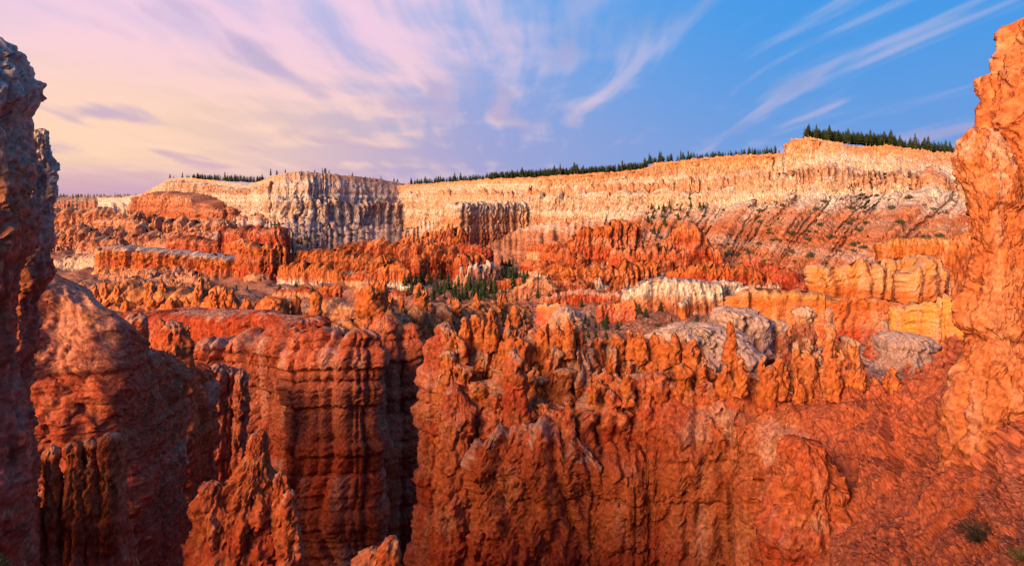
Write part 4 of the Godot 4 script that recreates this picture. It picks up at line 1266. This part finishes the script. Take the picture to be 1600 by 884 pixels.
	pillar(t, "head", {"d": 16, "tz": 0.8, "res": 1.3, "bands": TW, "sa": 0.22, "na": 0.3, "w": 1.6, "fl": 0.25, "lv": [[60, -60, -4], [74, -160, 10], [94, -200, 32], [116, -230, 36], [122, -235, 50], [150, -240, 56], [172, -240, 50], [186, -245, 45], [240, -250, 46], [320, -255, 48], [430, -260, 36], [520, -270, 32], [640, -280, 40], [760, -285, 38], [1000, -300, 36]]})
	pillar(t, "head", {"d": 19.5, "tz": 0.8, "bands": [[0.0, Color(0.48, 0.11, 0.065)], [0.70, Color(0.48, 0.115, 0.066)], [0.78, Color(0.52, 0.28, 0.20)], [1.0, Color(0.56, 0.45, 0.39)]], "sa": 0.18, "na": 0.18, "w": 1.0, "fl": 0.15, "lv": [[203, 58, 74], [208, 46, 79], [235, 40, 81], [265, 32, 88], [300, 20, 85], [325, 10, 80], [400, 0, 79], [430, -10, 82], [470, -20, 66], [600, -40, 52], [1000, -60, 50]]})
	# ---- central massif
	t = thing("spired_massif", "broad orange massif crowned by many jagged pinnacles", "rock massif")
	pillar(t, "stack", {"d": 46, "sa": 0.65, "na": 0.16, "w": 1.6, "sq": 0.7, "cap": 0.15, "bands": BL, "lv": [[504, 692, 704], [512, 678, 712], [540, 670, 716], [570, 664, 722], [600, 660, 724], [640, 654, 724], [720, 650, 724], [1000, 640, 726]]})
	pillar(t, "stack", {"d": 46.5, "sa": 0.4, "cap": 0.2, "bands": OG, "lv": [[522, 678, 684], [530, 674, 692], [560, 672, 698], [600, 668, 700]]})
	rock("fin", "body", {"k": [[778, 650, 40], [800, 648, 39.4], [860, 650, 38], [910, 640, 38], [1000, 620, 38], [1100, 600, 37], [1180, 600, 36], [1240, 620, 34]], "b": 1050, "hw": 3.2, "w": 3.4, "hv": 1.0, "tp": 2.0, "jr": 0.42, "sa": 0.35, "na": 0.9, "ns": 4.0, "ba": 0.4, "bands": RO}, t)
	rock("fin", "crest", {"k": [[705, 524, 45], [740, 512, 44], [780, 505, 44], [815, 506, 43]], "b": 760, "hw": 1.1, "w": 1.2, "hv": 1.6, "tp": 2.0, "jr": 0.5, "na": 0.4, "cap": 0.15, "bands": OG}, t)
	rock("fin", "crest", {"k": [[790, 520, 41], [830, 500, 41], [870, 505, 41], [905, 520, 40]], "b": 760, "hw": 1.2, "w": 1.3, "hv": 1.8, "tp": 2.0, "jr": 0.5, "na": 0.4, "cap": 0.25, "bands": OG}, t)
	rock("fin", "crest", {"k": [[918, 540, 42], [950, 520, 42], [985, 515, 42], [1030, 530, 42], [1075, 538, 41]], "b": 760, "hw": 1.3, "w": 1.4, "hv": 1.6, "tp": 1.8, "jr": 0.5, "na": 0.4, "cap": 0.2, "bands": OG}, t)
	rock("fin", "crest", {"k": [[930, 590, 38.5], [980, 580, 38.5], [1040, 585, 38], [1100, 565, 37.5], [1160, 570, 37], [1230, 580, 35]], "b": 760, "hw": 1.2, "w": 1.4, "hv": 1.4, "tp": 1.6, "jr": 0.5, "na": 0.4, "cap": 0.2, "bands": OG}, t)
	for e in [[37.0, [[600, 706, 716], [612, 700, 726], [650, 692, 744], [720, 686, 756], [800, 676, 760], [1100, 660, 770]]], [36.5, [[545, 800, 808], [570, 792, 816], [640, 784, 826], [700, 780, 830]]]]:
		pillar(t, "buttress", {"d": e[0], "lv": e[1], "bands": RO, "cap": 0.15, "caph": 0.7, "na": 0.4, "w": 1.6, "tz": 1.1})
	pillar(t, "pinnacle", {"d": 37, "bands": OG, "lv": [[501, 1138, 1144], [512, 1134, 1148], [560, 1132, 1152], [620, 1128, 1156]], "na": 0.16, "w": 0.6})
	pillar(t, "pinnacle", {"d": 44, "bands": OG, "lv": [[477, 800, 806], [490, 798, 812], [512, 797, 814], [560, 794, 818]], "na": 0.14, "w": 0.6})
	rock("fin", "buttress", {"k": [[752, 662, 36.2], [790, 644, 35.8], [840, 640, 35.6], [880, 650, 35.6], [908, 668, 36]], "b": 1050, "hw": 1.3, "w": 1.5, "hv": 0.7, "tp": 1.2, "jr": 0.35, "na": 0.5, "cap": 0.1, "bands": RO}, t)
	spires(t, [[690, 640, 43], [760, 640, 42], [830, 650, 40], [900, 650, 39.5]], 24, 2.6, 5.4, 0.5, 1.0, OG, 16, 0.3, "pilaster")
	spires(t, [[760, 660, 37.4], [820, 655, 36.6], [900, 660, 36]], 14, 0.8, 2.2, 0.3, 0.7, RO, 17, 0.2)
	spires(t, [[900, 660, 38.6], [1000, 650, 38], [1100, 640, 37.4], [1220, 640, 35.4]], 28, 1.8, 3.6, 0.5, 1.0, RO, 18, 0.25, "pilaster")
	spires(t, [[700, 540, 45], [740, 520, 44], [800, 520, 43.5], [820, 530, 43]], 16, 0.7, 1.7, 0.26, 0.55, OG, 11, 0.45)
	spires(t, [[795, 540, 41], [850, 525, 40.6], [905, 540, 40]], 18, 0.6, 1.8, 0.26, 0.55, OG, 12, 0.6)
	spires(t, [[920, 560, 42], [990, 535, 41.6], [1080, 550, 40.5]], 22, 0.6, 1.8, 0.28, 0.6, OG, 13, 0.5)
	spires(t, [[925, 610, 38], [1000, 600, 38], [1100, 590, 37], [1230, 590, 34.5]], 34, 0.6, 1.7, 0.26, 0.55, OG, 14, 0.5)
	# ---- grey capped boulders behind the massif
	for e in [
		["pale block with a grey lid behind the tall finger pinnacle", 112.0, [[484, 1116, 1160], [488, 1110, 1182], [500, 1110, 1200], [512, 1112, 1206], [560, 1110, 1210]], 1.2],
		["wide grey slope of broken boulders behind the pinnacles", 100.0, [[508, 1060, 1090], [516, 1040, 1130], [530, 1020, 1160], [560, 1000, 1180], [640, 990, 1190]], 0.9],
		["mushroom rock with a round banded cap", 118.0, [[478, 1252, 1262], [483, 1240, 1274], [494, 1238, 1276], [500, 1244, 1268], [530, 1236, 1276], [580, 1232, 1280]], 0.25],
		["grey headed stub left of the mushroom rock", 112.0, [[500, 1214, 1226], [506, 1209, 1234], [520, 1210, 1232], [570, 1206, 1238]], 0.9],
		["grey domed shoulder between the lidded block and the stub", 114.0, [[496, 1180, 1200], [504, 1172, 1212], [530, 1168, 1216], [580, 1164, 1220]], 0.6],
		["dark grey boulder mound at the foot of the yellow pinnacles", 70.0, [[522, 1392, 1420], [530, 1378, 1446], [545, 1372, 1460], [580, 1366, 1464]], 0.9],
		["yellow grey dome beside the tree filled gap in the massif", 58.0, [[478, 880, 890], [486, 868, 900], [500, 860, 908], [530, 856, 912], [620, 850, 914]], 0.3],
		["conical pink hoodoo beside the dark grey mound", 120.0, [[500, 1376, 1382], [510, 1370, 1388], [524, 1360, 1400], [560, 1350, 1410]], 0.1],
		["white topped stump below the castle terrace", 150.0, [[481, 1288, 1300], [484, 1286, 1304], [500, 1290, 1302], [560, 1286, 1306]], 0.4],
	]:
		t = thing("boulder", e[0], "boulder", "boulders behind the pinnacles")
		var r: float = (e[2][2][2] - e[2][2][1]) * 0.5 / F * e[1]
		pillar(t, "rock", {"d": e[1], "lv": e[2], "cap": e[3], "capc": Color(0.40, 0.34, 0.34), "caph": r, "sa": r * 0.15, "na": r * 0.2, "w": r * 0.6, "bands": [[0.0, RED], [0.5, Color(0.46, 0.16, 0.09)], [1.0, PALE]]})
	# ---- right slope and tower
	t = thing("rock_slope", "crumbling red orange slope falling from the right tower", "rock slope")
	var sx := [1215, 1262, 1310, 1360, 1410, 1462, 1500, 1540, 1620, 1760]
	rock("loft", "slope", {"w": 1.2, "ns": 3.0, "cruk": 0.12, "grain": 0.42, "wrinkle": 0.15, "block": 0.4, "chips": 0.6, "keep": true, "blanch": 0.12, "tk": 0.35, "sa": 0.03, "res": 0.9, "tier": "near", "rows": [
		row([1190, 1262, 1310, 1360, 1410, 1462, 1500, 1540, 1620, 1760], [660, 600, 575, 585, 590, 552, 520, 505, 495, 490], [37, 36, 34, 32, 30, 27, 24.5, 22.5, 20, 18], Color(0.41, 0.112, 0.056), {"fl": 0.2, "na": 0.7, "j": 0.8}),
		row([1205, 1262, 1310, 1360, 1410, 1462, 1500, 1540, 1620, 1760], [680, 640, 620, 618, 615, 590, 560, 540, 530, 520], [35, 33.6, 31.6, 30, 28, 25.6, 23.2, 21.3, 18.8, 17], Color(0.41, 0.112, 0.056), {"fl": 0.3, "na": 0.8}),
		row([1205, 1262, 1320, 1370, 1420, 1470, 1510, 1550, 1630, 1760], [760, 730, 720, 715, 705, 695, 685, 675, 665, 660], [31, 29.5, 27, 25.5, 24, 22, 20.5, 19, 17, 15], Color(0.41, 0.112, 0.056), {"fl": 0.35, "na": 0.8}),
		row([1200, 1262, 1325, 1380, 1430, 1480, 1520, 1560, 1640, 1760], [840, 830, 825, 822, 815, 805, 795, 780, 760, 750], [28, 26, 23, 21, 19.5, 18, 17, 16, 14.5, 13], Color(0.41, 0.112, 0.056), {"fl": 0.3, "na": 0.6}),
		row([1190, 1262, 1330, 1390, 1450, 1500, 1550, 1600, 1680, 1800], [1000, 990, 980, 970, 960, 950, 940, 930, 900, 880], [23, 21, 18, 16, 14, 12.5, 11.5, 10.5, 9.5, 9], Color(0.41, 0.112, 0.056), {"fl": 0.1, "na": 0.25}),
	]}, t)
	spires(t, [[1236, 585, 36], [1275, 570, 35], [1340, 575, 33.5]], 16, 1.4, 2.7, 0.3, 0.6, YL, 19, 0.6)
	spires(t, [[1240, 610, 35.5], [1310, 590, 33], [1360, 600, 31.5], [1420, 600, 29]], 18, 0.5, 1.2, 0.18, 0.4, OG, 15, 0.3)
	pillar(t, "buttress", {"d": 25, "lv": [[690, 1248, 1262], [700, 1236, 1290], [760, 1215, 1315], [800, 1205, 1330], [1000, 1180, 1345]], "bands": RO, "na": 0.35, "w": 1.4, "tz": 1.4})
	pillar(t, "buttress", {"d": 28, "lv": [[682, 1240, 1250], [692, 1226, 1262], [730, 1214, 1270], [1000, 1200, 1280]], "bands": RO, "na": 0.35, "w": 1.4, "tz": 1.4})
	t = thing("rock_tower", "towering orange rock tower glowing at the right", "rock tower")
	var TR := [[0.0, Color(0.47, 0.14, 0.056)], [0.3, Color(0.50, 0.16, 0.062)], [0.6, Color(0.47, 0.145, 0.056)], [1.0, Color(0.49, 0.155, 0.06)]]
	pillar(t, "head", {"d": 20, "tz": 0.8, "res": 1.15, "bands": TR, "sa": 0.18, "na": 0.28, "w": 1.5, "fl": 0.2, "lv": [[30, 1600, 1680], [40, 1578, 1760], [58, 1568, 1800], [72, 1561, 1820], [86, 1553, 1830], [96, 1557, 1830], [116, 1562, 1840], [121, 1543, 1840], [150, 1540, 1840], [200, 1534, 1850], [300, 1530, 1860], [420, 1536, 1870], [560, 1520, 1880], [800, 1480, 1900]]})
	pillar(t, "shoulder", {"d": 19.2, "tz": 1.0, "bands": TR, "sa": 0.12, "na": 0.24, "w": 1.0, "fl": 0.1, "cap": 0.05, "lv": [[201, 1524, 1536], [206, 1512, 1552], [225, 1504, 1566], [250, 1500, 1580], [290, 1504, 1590], [330, 1518, 1600], [400, 1521, 1610], [440, 1518, 1614], [460, 1507, 1618], [482, 1494, 1620], [510, 1490, 1622], [522, 1497, 1622], [532, 1514, 1622], [548, 1510, 1630], [600, 1492, 1640], [800, 1460, 1660]]})

# ------------------------------------------------------------------ trees and shrubs
var needle := StandardMaterial3D.new()
var bark := StandardMaterial3D.new()

func conifer_crown(sd: int, tiers: int, slim: float, bare: float) -> ArrayMesh:
	# tiers of drooping, uneven boughs; unit height
	var rng := RandomNumberGenerator.new()
	rng.seed = sd
	var st := SurfaceTool.new()
	st.begin(Mesh.PRIMITIVE_TRIANGLES)
	for t in tiers:
		var f := (t + 0.5) / tiers
		var y := lerpf(bare, 0.97, f)
		var reach := slim * pow(1.0 - f, 0.75) * rng.randf_range(0.75, 1.15) + 0.02
		var n := 7 if f < 0.7 else 5
		var a0 := rng.randf() * TAU2
		for b in n:
			if rng.randf() < 0.12:
				continue
			var a := a0 + TAU2 * b / n + rng.randf_range(-0.3, 0.3)
			var l := reach * rng.randf_range(0.6, 1.2)
			var dir := Vector3(cos(a), 0, sin(a))
			var side := Vector3(-sin(a), 0, cos(a)) * l * 0.34
			var lift := rng.randf_range(0.01, 0.05)
			var root := Vector3(0, y + lift, 0)
			var tip := dir * l + Vector3(0, y - l * rng.randf_range(0.05, 0.5), 0)
			var mid := dir * l * 0.55 + Vector3(0, y + 0.005, 0)
			var low := dir * l * 0.5 + Vector3(0, y - 0.055, 0)
			for tri in [[root, mid + side, tip], [root, tip, mid - side], [mid + side, low, tip], [mid - side, tip, low], [root, low, mid + side], [root, mid - side, low]]:
				var g := rng.randf_range(0.75, 1.25)
				st.set_color(Color(0.030 * g, 0.046 * g, 0.022 * g))
				for v in tri:
					st.add_vertex(v)
	st.generate_normals()
	return st.commit()

func round_crown(sd: int, puffs: int) -> ArrayMesh:
	# a low bush of many small leaf faces; unit width
	var rng := RandomNumberGenerator.new()
	rng.seed = sd
	var st := SurfaceTool.new()
	st.begin(Mesh.PRIMITIVE_TRIANGLES)
	for p in puffs:
		var c := Vector3(rng.randfn(), absf(rng.randfn()) * 0.8, rng.randfn()).normalized() * pow(rng.randf(), 0.4) * 0.5
		c.y = c.y * 0.9 + 0.12
		var g := rng.randf_range(0.7, 1.3)
		st.set_color(Color(0.040 * g, 0.050 * g, 0.030 * g))
		var u := Vector3(rng.randfn(), rng.randfn(), rng.randfn()).normalized() * rng.randf_range(0.06, 0.14)
		var v := u.cross(Vector3(rng.randfn(), rng.randfn(), rng.randfn())).normalized() * rng.randf_range(0.05, 0.10)
		for q in [c - u, c + v, c + u, c - u, c + u, c - v]:
			st.add_vertex(q)
	st.generate_normals()
	return st.commit()

func trunk_mesh() -> CylinderMesh:
	var c := CylinderMesh.new()
	c.height = 1.0
	c.bottom_radius = 0.022
	c.top_radius = 0.006
	c.radial_segments = 6
	c.rings = 1
	return c

func tree_proto(sd: int, tiers: int, slim: float, bare: float) -> Node3D:
	var t := Node3D.new()
	var tr := MeshInstance3D.new()
	tr.name = "trunk"
	tr.mesh = trunk_mesh()
	tr.position.y = 0.42
	tr.material_override = bark
	t.add_child(tr)
	var cr := MeshInstance3D.new()
	cr.name = "crown"
	cr.mesh = conifer_crown(sd, tiers, slim, bare)
	cr.material_override = needle
	t.add_child(cr)
	return t

func shrub_proto(sd: int) -> Node3D:
	var t := Node3D.new()
	var cr := MeshInstance3D.new()
	cr.name = "crown"
	cr.mesh = round_crown(sd, 110)
	cr.material_override = needle
	t.add_child(cr)
	var tr := MeshInstance3D.new()
	tr.name = "stem"
	tr.mesh = trunk_mesh()
	tr.scale = Vector3(2.0, 0.4, 2.0)
	tr.position.y = 0.1
	tr.material_override = bark
	t.add_child(tr)
	return t

func put_plant(proto: Node3D, called: String, where: Vector3, h: float, fat: float, turn: float, label: String, category: String, group: String) -> void:
	var o: Node3D = proto.duplicate()
	o.name = numbered(called)
	add_child(o)
	o.position = where
	o.rotation.y = turn
	o.scale = Vector3(h * fat, h, h * fat)
	o.set_meta("label", label)
	o.set_meta("category", category)
	o.set_meta("group", group)

func job_named(called: String, which := 0) -> Dictionary:
	for j in jobs:
		if j["called"] == called:
			if which == 0:
				return j
			which -= 1
	return {}

# points of a kept sheet that fall inside a patch of the picture [px0, py0, px1, py1]
func spots(j: Dictionary, box: Array, count: int, rng: RandomNumberGenerator) -> Array:
	var pos: PackedVector3Array = j["pos"]
	var out := []
	var tries := 0
	while out.size() < count and tries < 60000:
		tries += 1
		var p := pos[rng.randi() % pos.size()]
		if p.z > -40.0:
			continue
		var px := 800.0 + p.x / -p.z * F
		var py := HOR - p.y / -p.z * F
		if px > box[0] and px < box[2]:
			var g: float = (px - box[0]) / (box[2] - box[0])
			var skew: float = box[4] * g if box.size() > 4 else 0.0
			if py > box[1] + skew and py < box[3] + skew:
				out.append(p)
	return out

func plants() -> void:
	needle.resource_name = "needles"
	needle.vertex_color_use_as_albedo = true
	needle.roughness = 0.9
	needle.metallic_specular = 0.2
	needle.backlight_enabled = true
	needle.backlight = Color(0.10, 0.12, 0.06)
	bark.resource_name = "bark"
	bark.albedo_color = Color(0.12, 0.08, 0.06).linear_to_srgb()
	bark.roughness = 1.0
	var rng := RandomNumberGenerator.new()
	rng.seed = 77
	var protos := [tree_proto(1, 13, 0.20, 0.10), tree_proto(2, 15, 0.15, 0.14), tree_proto(3, 11, 0.24, 0.22), tree_proto(4, 12, 0.18, 0.06), tree_proto(5, 9, 0.22, 0.34)]
	var bushes := [shrub_proto(11), shrub_proto(12), shrub_proto(13)]
	# trees along the rim: [px from, to, crest py from, to, distance from, to, count, height, label]
	var rim := [
		[262, 300, 278, 278, 1825, 1765, 10, 12.0, "small dark conifer on the white cap at the rim's far end"],
		[300, 420, 278, 284, 1765, 1590, 26, 15.0, "dark conifer in the dip of the far left rim"],
		[420, 522, 274, 273, 1560, 1600, 22, 13.0, "dark conifer on the white headland of the left rim"],
		[545, 640, 275, 288, 1630, 1765, 22, 11.0, "small dark conifer where the rim runs back into its corner"],
		[640, 760, 288, 280, 1690, 1500, 34, 15.0, "dark conifer on the middle rim above the pale cliffs"],
		[760, 900, 280, 272, 1500, 1365, 40, 17.0, "tall dark conifer in the dense stand on the middle rim"],
		[900, 1012, 272, 263, 1365, 1280, 30, 15.0, "dark conifer on the rim between stand and orange cliffs"],
		[1012, 1222, 254, 239, 1265, 1105, 46, 14.0, "dark conifer on the rim above the orange capped cliffs"],
		[1258, 1400, 214, 228, 1075, 965, 42, 17.0, "tall dark conifer in the stand on the highest rim"],
		[1400, 1504, 228, 241, 965, 895, 20, 15.0, "dark conifer where the stand thins beside the right tower"],
	]
	for r in rim:
		for i in r[6] / 2:
			var g := rng.randf()
			var d: float = lerpf(r[4], r[5], g)
			var back := rng.randf() * rng.randf() * 60.0 + 5.0
			var p := at(lerpf(r[0], r[1], g), lerpf(r[2], r[3], g), d)
			var h: float = r[7] * rng.randf_range(0.7, 1.7)
			p = p * ((d + back) / d)
			p.y -= 2.0 + back * 0.03
			put_plant(protos[rng.randi() % 5], "rim_tree", p, h, rng.randf_range(0.8, 1.3), rng.randf() * TAU2, r[8], "tree", "trees along the far rim")
	# the rest of the forest behind, and the one on the horizon
	var far: Array[Transform3D] = []
	for i in 1500:
		var r: Array = rim[[1, 4, 5, 5, 5, 6, 6, 7, 8, 8, 8, 9][rng.randi() % 12]]
		var g := rng.randf()
		var d: float = lerpf(r[4], r[5], g)
		var back := rng.randf_range(20.0, 120.0)
		var p := at(lerpf(r[0], r[1], g), lerpf(r[2], r[3], g), d) * ((d + back) / d)
		p.y -= 2.0 + back * 0.03
		var h: float = r[7] * rng.randf_range(0.8, 1.3)
		var fat := rng.randf_range(1.0, 1.6)
		far.append(Transform3D(Basis.from_scale(Vector3(h * fat, h, h * fat)), p))
	for i in 130:
		var px := rng.randf_range(60, 262)
		var d := 2240.0 + rng.randf() * 60.0 - maxf(0.0, px - 170.0) * 2.5
		var h := rng.randf_range(7.0, 15.0)
		far.append(Transform3D(Basis.from_scale(Vector3(h, h, h)), at(px, 309.0 - rng.randf() * 2.0, d)))
	forest(far, "distant_forest", "distant dark forest behind the rim and on the horizon")
	# trees in the basin
	var ground := job_named("ground")
	var rim_r := job_named("canyon_rim", 0)
	var rim_l := job_named("canyon_rim", 1)
	var filling: Array[Transform3D] = []
	for p in spots(ground, [640, 426, 860, 474], 150, rng) + spots(ground, [780, 396, 850, 430], 50, rng):
		var h := rng.randf_range(7.0, 14.0)
		filling.append(Transform3D(Basis.from_scale(Vector3(h * 1.2, h, h * 1.2)), p - Vector3(0, 0.5, 0)))
	forest(filling, "grove_undergrowth", "dark young conifers filling the gaps of the basin grove")
	for e in [
		[ground, [630, 428, 720, 474], 60, 17.0, "dark conifer in the grove below the stepped red wall"],
		[ground, [720, 424, 860, 474, -6], 90, 18.0, "dark conifer in the dense grove in the middle of the basin"],
		[ground, [880, 470, 1010, 530], 18, 8.0, "dark conifer on the slope below the white topped block"],
		[ground, [900, 490, 950, 560], 14, 6.0, "dark conifer in the gap behind the massif's pinnacles"],
		[ground, [860, 440, 1200, 520], 26, 8.0, "dark conifer scattered among the fins of the right basin"],
		[ground, [360, 440, 520, 480], 14, 9.0, "dark conifer among the talus behind the forked block"],
		[rim_r, [1010, 330, 1100, 380, -38], 30, 16.0, "dark conifer in the diagonal gully below the right rim"],
		[rim_l, [440, 355, 560, 390], 28, 15.0, "dark conifer on the pale talus under the left headland"],
		[rim_l, [290, 300, 350, 330], 20, 14.0, "dark conifer on the steep slope under the far rim's dip"],
	]:
		for p in spots(e[0], e[1], e[2], rng):
			put_plant(protos[rng.randi() % 5], "conifer", p - Vector3(0, 0.6, 0), e[3] * rng.randf_range(0.55, 1.25), rng.randf_range(0.9, 1.4), rng.randf() * TAU2, e[4], "tree", "trees in the basin")
	for e in [
		[rim_r, [1100, 300, 1500, 420], 110, 7.5, "round dark shrub dotted on the orange talus slope"],
		[rim_r, [880, 320, 1100, 390], 50, 7.0, "round dark shrub on the pink slope of the middle rim"],
		[rim_l, [420, 340, 620, 395], 50, 8.0, "round dark shrub on the pale talus of the left rim"],
		[ground, [180, 420, 640, 480], 60, 3.6, "round dark shrub on the talus among the left fins"],
		[ground, [860, 440, 1060, 520], 40, 3.0, "round dark shrub on the red slope among the right fins"],
	]:
		for p in spots(e[0], e[1], e[2], rng):
			put_plant(bushes[rng.randi() % 3], "shrub", p - Vector3(0, 0.3, 0), e[3] * rng.randf_range(0.5, 1.4), rng.randf_range(0.9, 1.3), rng.randf() * TAU2, e[4], "shrub", "shrubs on the slopes")
	# the near shrubs on the right slope and the twig at the left edge
	var slope := job_named("slope", 0)
	loose_stones(slope)
	near_bush(surface_at(slope, 1530, 850), 0.46, Vector3(-0.55, 0.35, 0.1), 900, Color(0.040, 0.030, 0.024), 31, "dark dry shrub drooping on the right slope", Vector3(0.8, 0.75, 0.7))
	near_bush(surface_at(slope, 1592, 876), 0.24, Vector3(0.0, 0.6, 0.0), 420, Color(0.060, 0.070, 0.020), 32, "small green shrub beside the drooping dry one", Vector3(1.2, 0.7, 0.8))
	near_bush(at(-14, 905, 9.0), 0.30, Vector3(0.3, 0.8, 0.0), 420, Color(0.030, 0.055, 0.022), 33, "green twig tip beside the left tower's foot", Vector3(0.6, 1.0, 0.6))

func stone_mesh(sd: int) -> ArrayMesh:
	# a broken stone: a small block with its corners knocked about; unit size
	var rng := RandomNumberGenerator.new()
	rng.seed = sd
	var st := SurfaceTool.new()
	st.begin(Mesh.PRIMITIVE_TRIANGLES)
	var n := 7
	var rings := [[-0.3, 0.42], [0.0, 0.55], [0.28, 0.40]]
	var pts := []
	for r in rings:
		var line := []
		for i in n:
			var a := TAU2 * i / n
			line.append(Vector3(cos(a) * r[1], r[0], sin(a) * r[1] * 0.8) * rng.randf_range(0.75, 1.15))
		pts.append(line)
	var top := Vector3(0.05, 0.36, 0.0)
	st.set_color(Color(0.46, 0.13, 0.065))
	st.set_smooth_group(-1)
	for k in 2:
		for i in n:
			var j := (i + 1) % n
			for v in [pts[k][i], pts[k + 1][j], pts[k + 1][i], pts[k][i], pts[k][j], pts[k + 1][j]]:
				st.add_vertex(v)
	for i in n:
		for v in [pts[2][i], pts[2][(i + 1) % n], top]:
			st.add_vertex(v)
	st.generate_normals()
	return st.commit()

func loose_stones(slope: Dictionary) -> void:
	var rng := RandomNumberGenerator.new()
	rng.seed = 909
	var kinds := [stone_mesh(1), stone_mesh(2), stone_mesh(3)]
	for p in spots_near(slope, [1290, 740, 1620, 890], 34, rng):
		var m := MeshInstance3D.new()
		m.name = numbered("fallen_rock")
		m.mesh = kinds[rng.randi() % 3]
		m.material_override = mats["near"]
		add_child(m)
		var s := rng.randf_range(0.07, 0.26) * (0.5 + 0.5 * rng.randf())
		m.position = p + Vector3(0, s * 0.15, 0)
		m.rotation = Vector3(rng.randf() * 0.6, rng.randf() * TAU2, rng.randf() * 0.6)
		m.scale = Vector3(s, s * rng.randf_range(0.7, 1.1), s)
		m.set_meta("label", "small red fallen stone lying loose on the right slope")
		m.set_meta("category", "stone")
		m.set_meta("group", "fallen stones on the right slope")
	var mm := MultiMesh.new()
	mm.transform_format = MultiMesh.TRANSFORM_3D
	mm.mesh = kinds[0]
	var where := spots_near(slope, [1250, 700, 1640, 900], 900, rng)
	mm.instance_count = where.size()
	for i in where.size():
		var s := rng.randf_range(0.02, 0.07)
		mm.set_instance_transform(i, Transform3D(Basis.from_euler(Vector3(rng.randf(), rng.randf() * TAU2, 0)).scaled(Vector3(s, s, s)), where[i]))
	var mi := MultiMeshInstance3D.new()
	mi.name = "gravel"
	mi.multimesh = mm
	mi.material_override = mats["near"]
	mi.set_meta("kind", "stuff")
	mi.set_meta("label", "fine red gravel strewn over the right slope")
	mi.set_meta("category", "gravel")
	add_child(mi)

func spots_near(j: Dictionary, box: Array, count: int, rng: RandomNumberGenerator) -> Array:
	var pos: PackedVector3Array = j["pos"]
	var out := []
	for tries in 60000:
		if out.size() >= count:
			break
		var p := pos[rng.randi() % pos.size()]
		var px := 800.0 + p.x / -p.z * F
		var py := HOR - p.y / -p.z * F
		if px > box[0] and px < box[2] and py > box[1] and py < box[3]:
			out.append(p)
	return out

func forest(where: Array[Transform3D], called: String, label: String) -> void:
	var mm := MultiMesh.new()
	mm.transform_format = MultiMesh.TRANSFORM_3D
	mm.mesh = conifer_crown(9, 9, 0.2, 0.08)
	mm.instance_count = where.size()
	for i in where.size():
		mm.set_instance_transform(i, where[i])
	var mi := MultiMeshInstance3D.new()
	mi.name = called
	mi.multimesh = mm
	mi.material_override = needle
	mi.set_meta("kind", "stuff")
	mi.set_meta("label", label)
	mi.set_meta("category", "forest")
	add_child(mi)

func surface_at(j: Dictionary, px: float, py: float) -> Vector3:
	var pos: PackedVector3Array = j["pos"]
	var best := 1e9
	var out := Vector3.ZERO
	var nearest := 1e9
	for p in pos:
		var x := 800.0 + p.x / -p.z * F - px
		var y := HOR - p.y / -p.z * F - py
		var e := x * x + y * y
		if e < 25.0:
			if -p.z < nearest:
				nearest = -p.z
				best = 0.0
				out = p
		elif e < best:
			best = e
			out = p
	return out

func near_bush(where: Vector3, r: float, lean: Vector3, blades: int, c: Color, sd: int, label: String, shape: Vector3) -> void:
	var rng := RandomNumberGenerator.new()
	rng.seed = sd
	var t := thing("near_shrub", label, "shrub")
	t.position = where
	var st := SurfaceTool.new()
	st.begin(Mesh.PRIMITIVE_TRIANGLES)
	var tw := SurfaceTool.new()
	tw.begin(Mesh.PRIMITIVE_TRIANGLES)
	for i in blades:
		var a := rng.randf() * TAU2
		var up := rng.randf_range(0.05, 1.0)
		var dir := (Vector3(cos(a) * (1.1 - up * 0.6), up, sin(a) * (1.1 - up * 0.6)) * shape + lean * 0.5).normalized()
		var at0 := dir * r * rng.randf_range(0.1, 0.95)
		var l := r * rng.randf_range(0.14, 0.34)
		var d2 := (dir + Vector3(rng.randfn(), rng.randfn(), rng.randfn()) * 0.35).normalized()
		var side := d2.cross(Vector3(rng.randfn(), rng.randfn(), rng.randfn())).normalized() * r * 0.022
		var g := rng.randf_range(0.6, 1.5)
		st.set_color(Color(c.r * g, c.g * g, c.b * g))
		for q in [at0 - side, at0 + d2 * l, at0 + side]:
			st.add_vertex(q)
		if i % 12 == 0:
			var s2 := dir.cross(Vector3.UP).normalized() * r * 0.018
			tw.set_color(Color(0.10, 0.07, 0.055))
			for q in [-s2 - dir * 0.1 * r, dir * r * 0.9, s2 - dir * 0.1 * r]:
				tw.add_vertex(q)
	st.generate_normals()
	tw.generate_normals()
	for e in [["foliage", st], ["twigs", tw]]:
		var m := MeshInstance3D.new()
		m.name = e[0]
		m.mesh = e[1].commit()
		m.material_override = needle
		t.add_child(m)
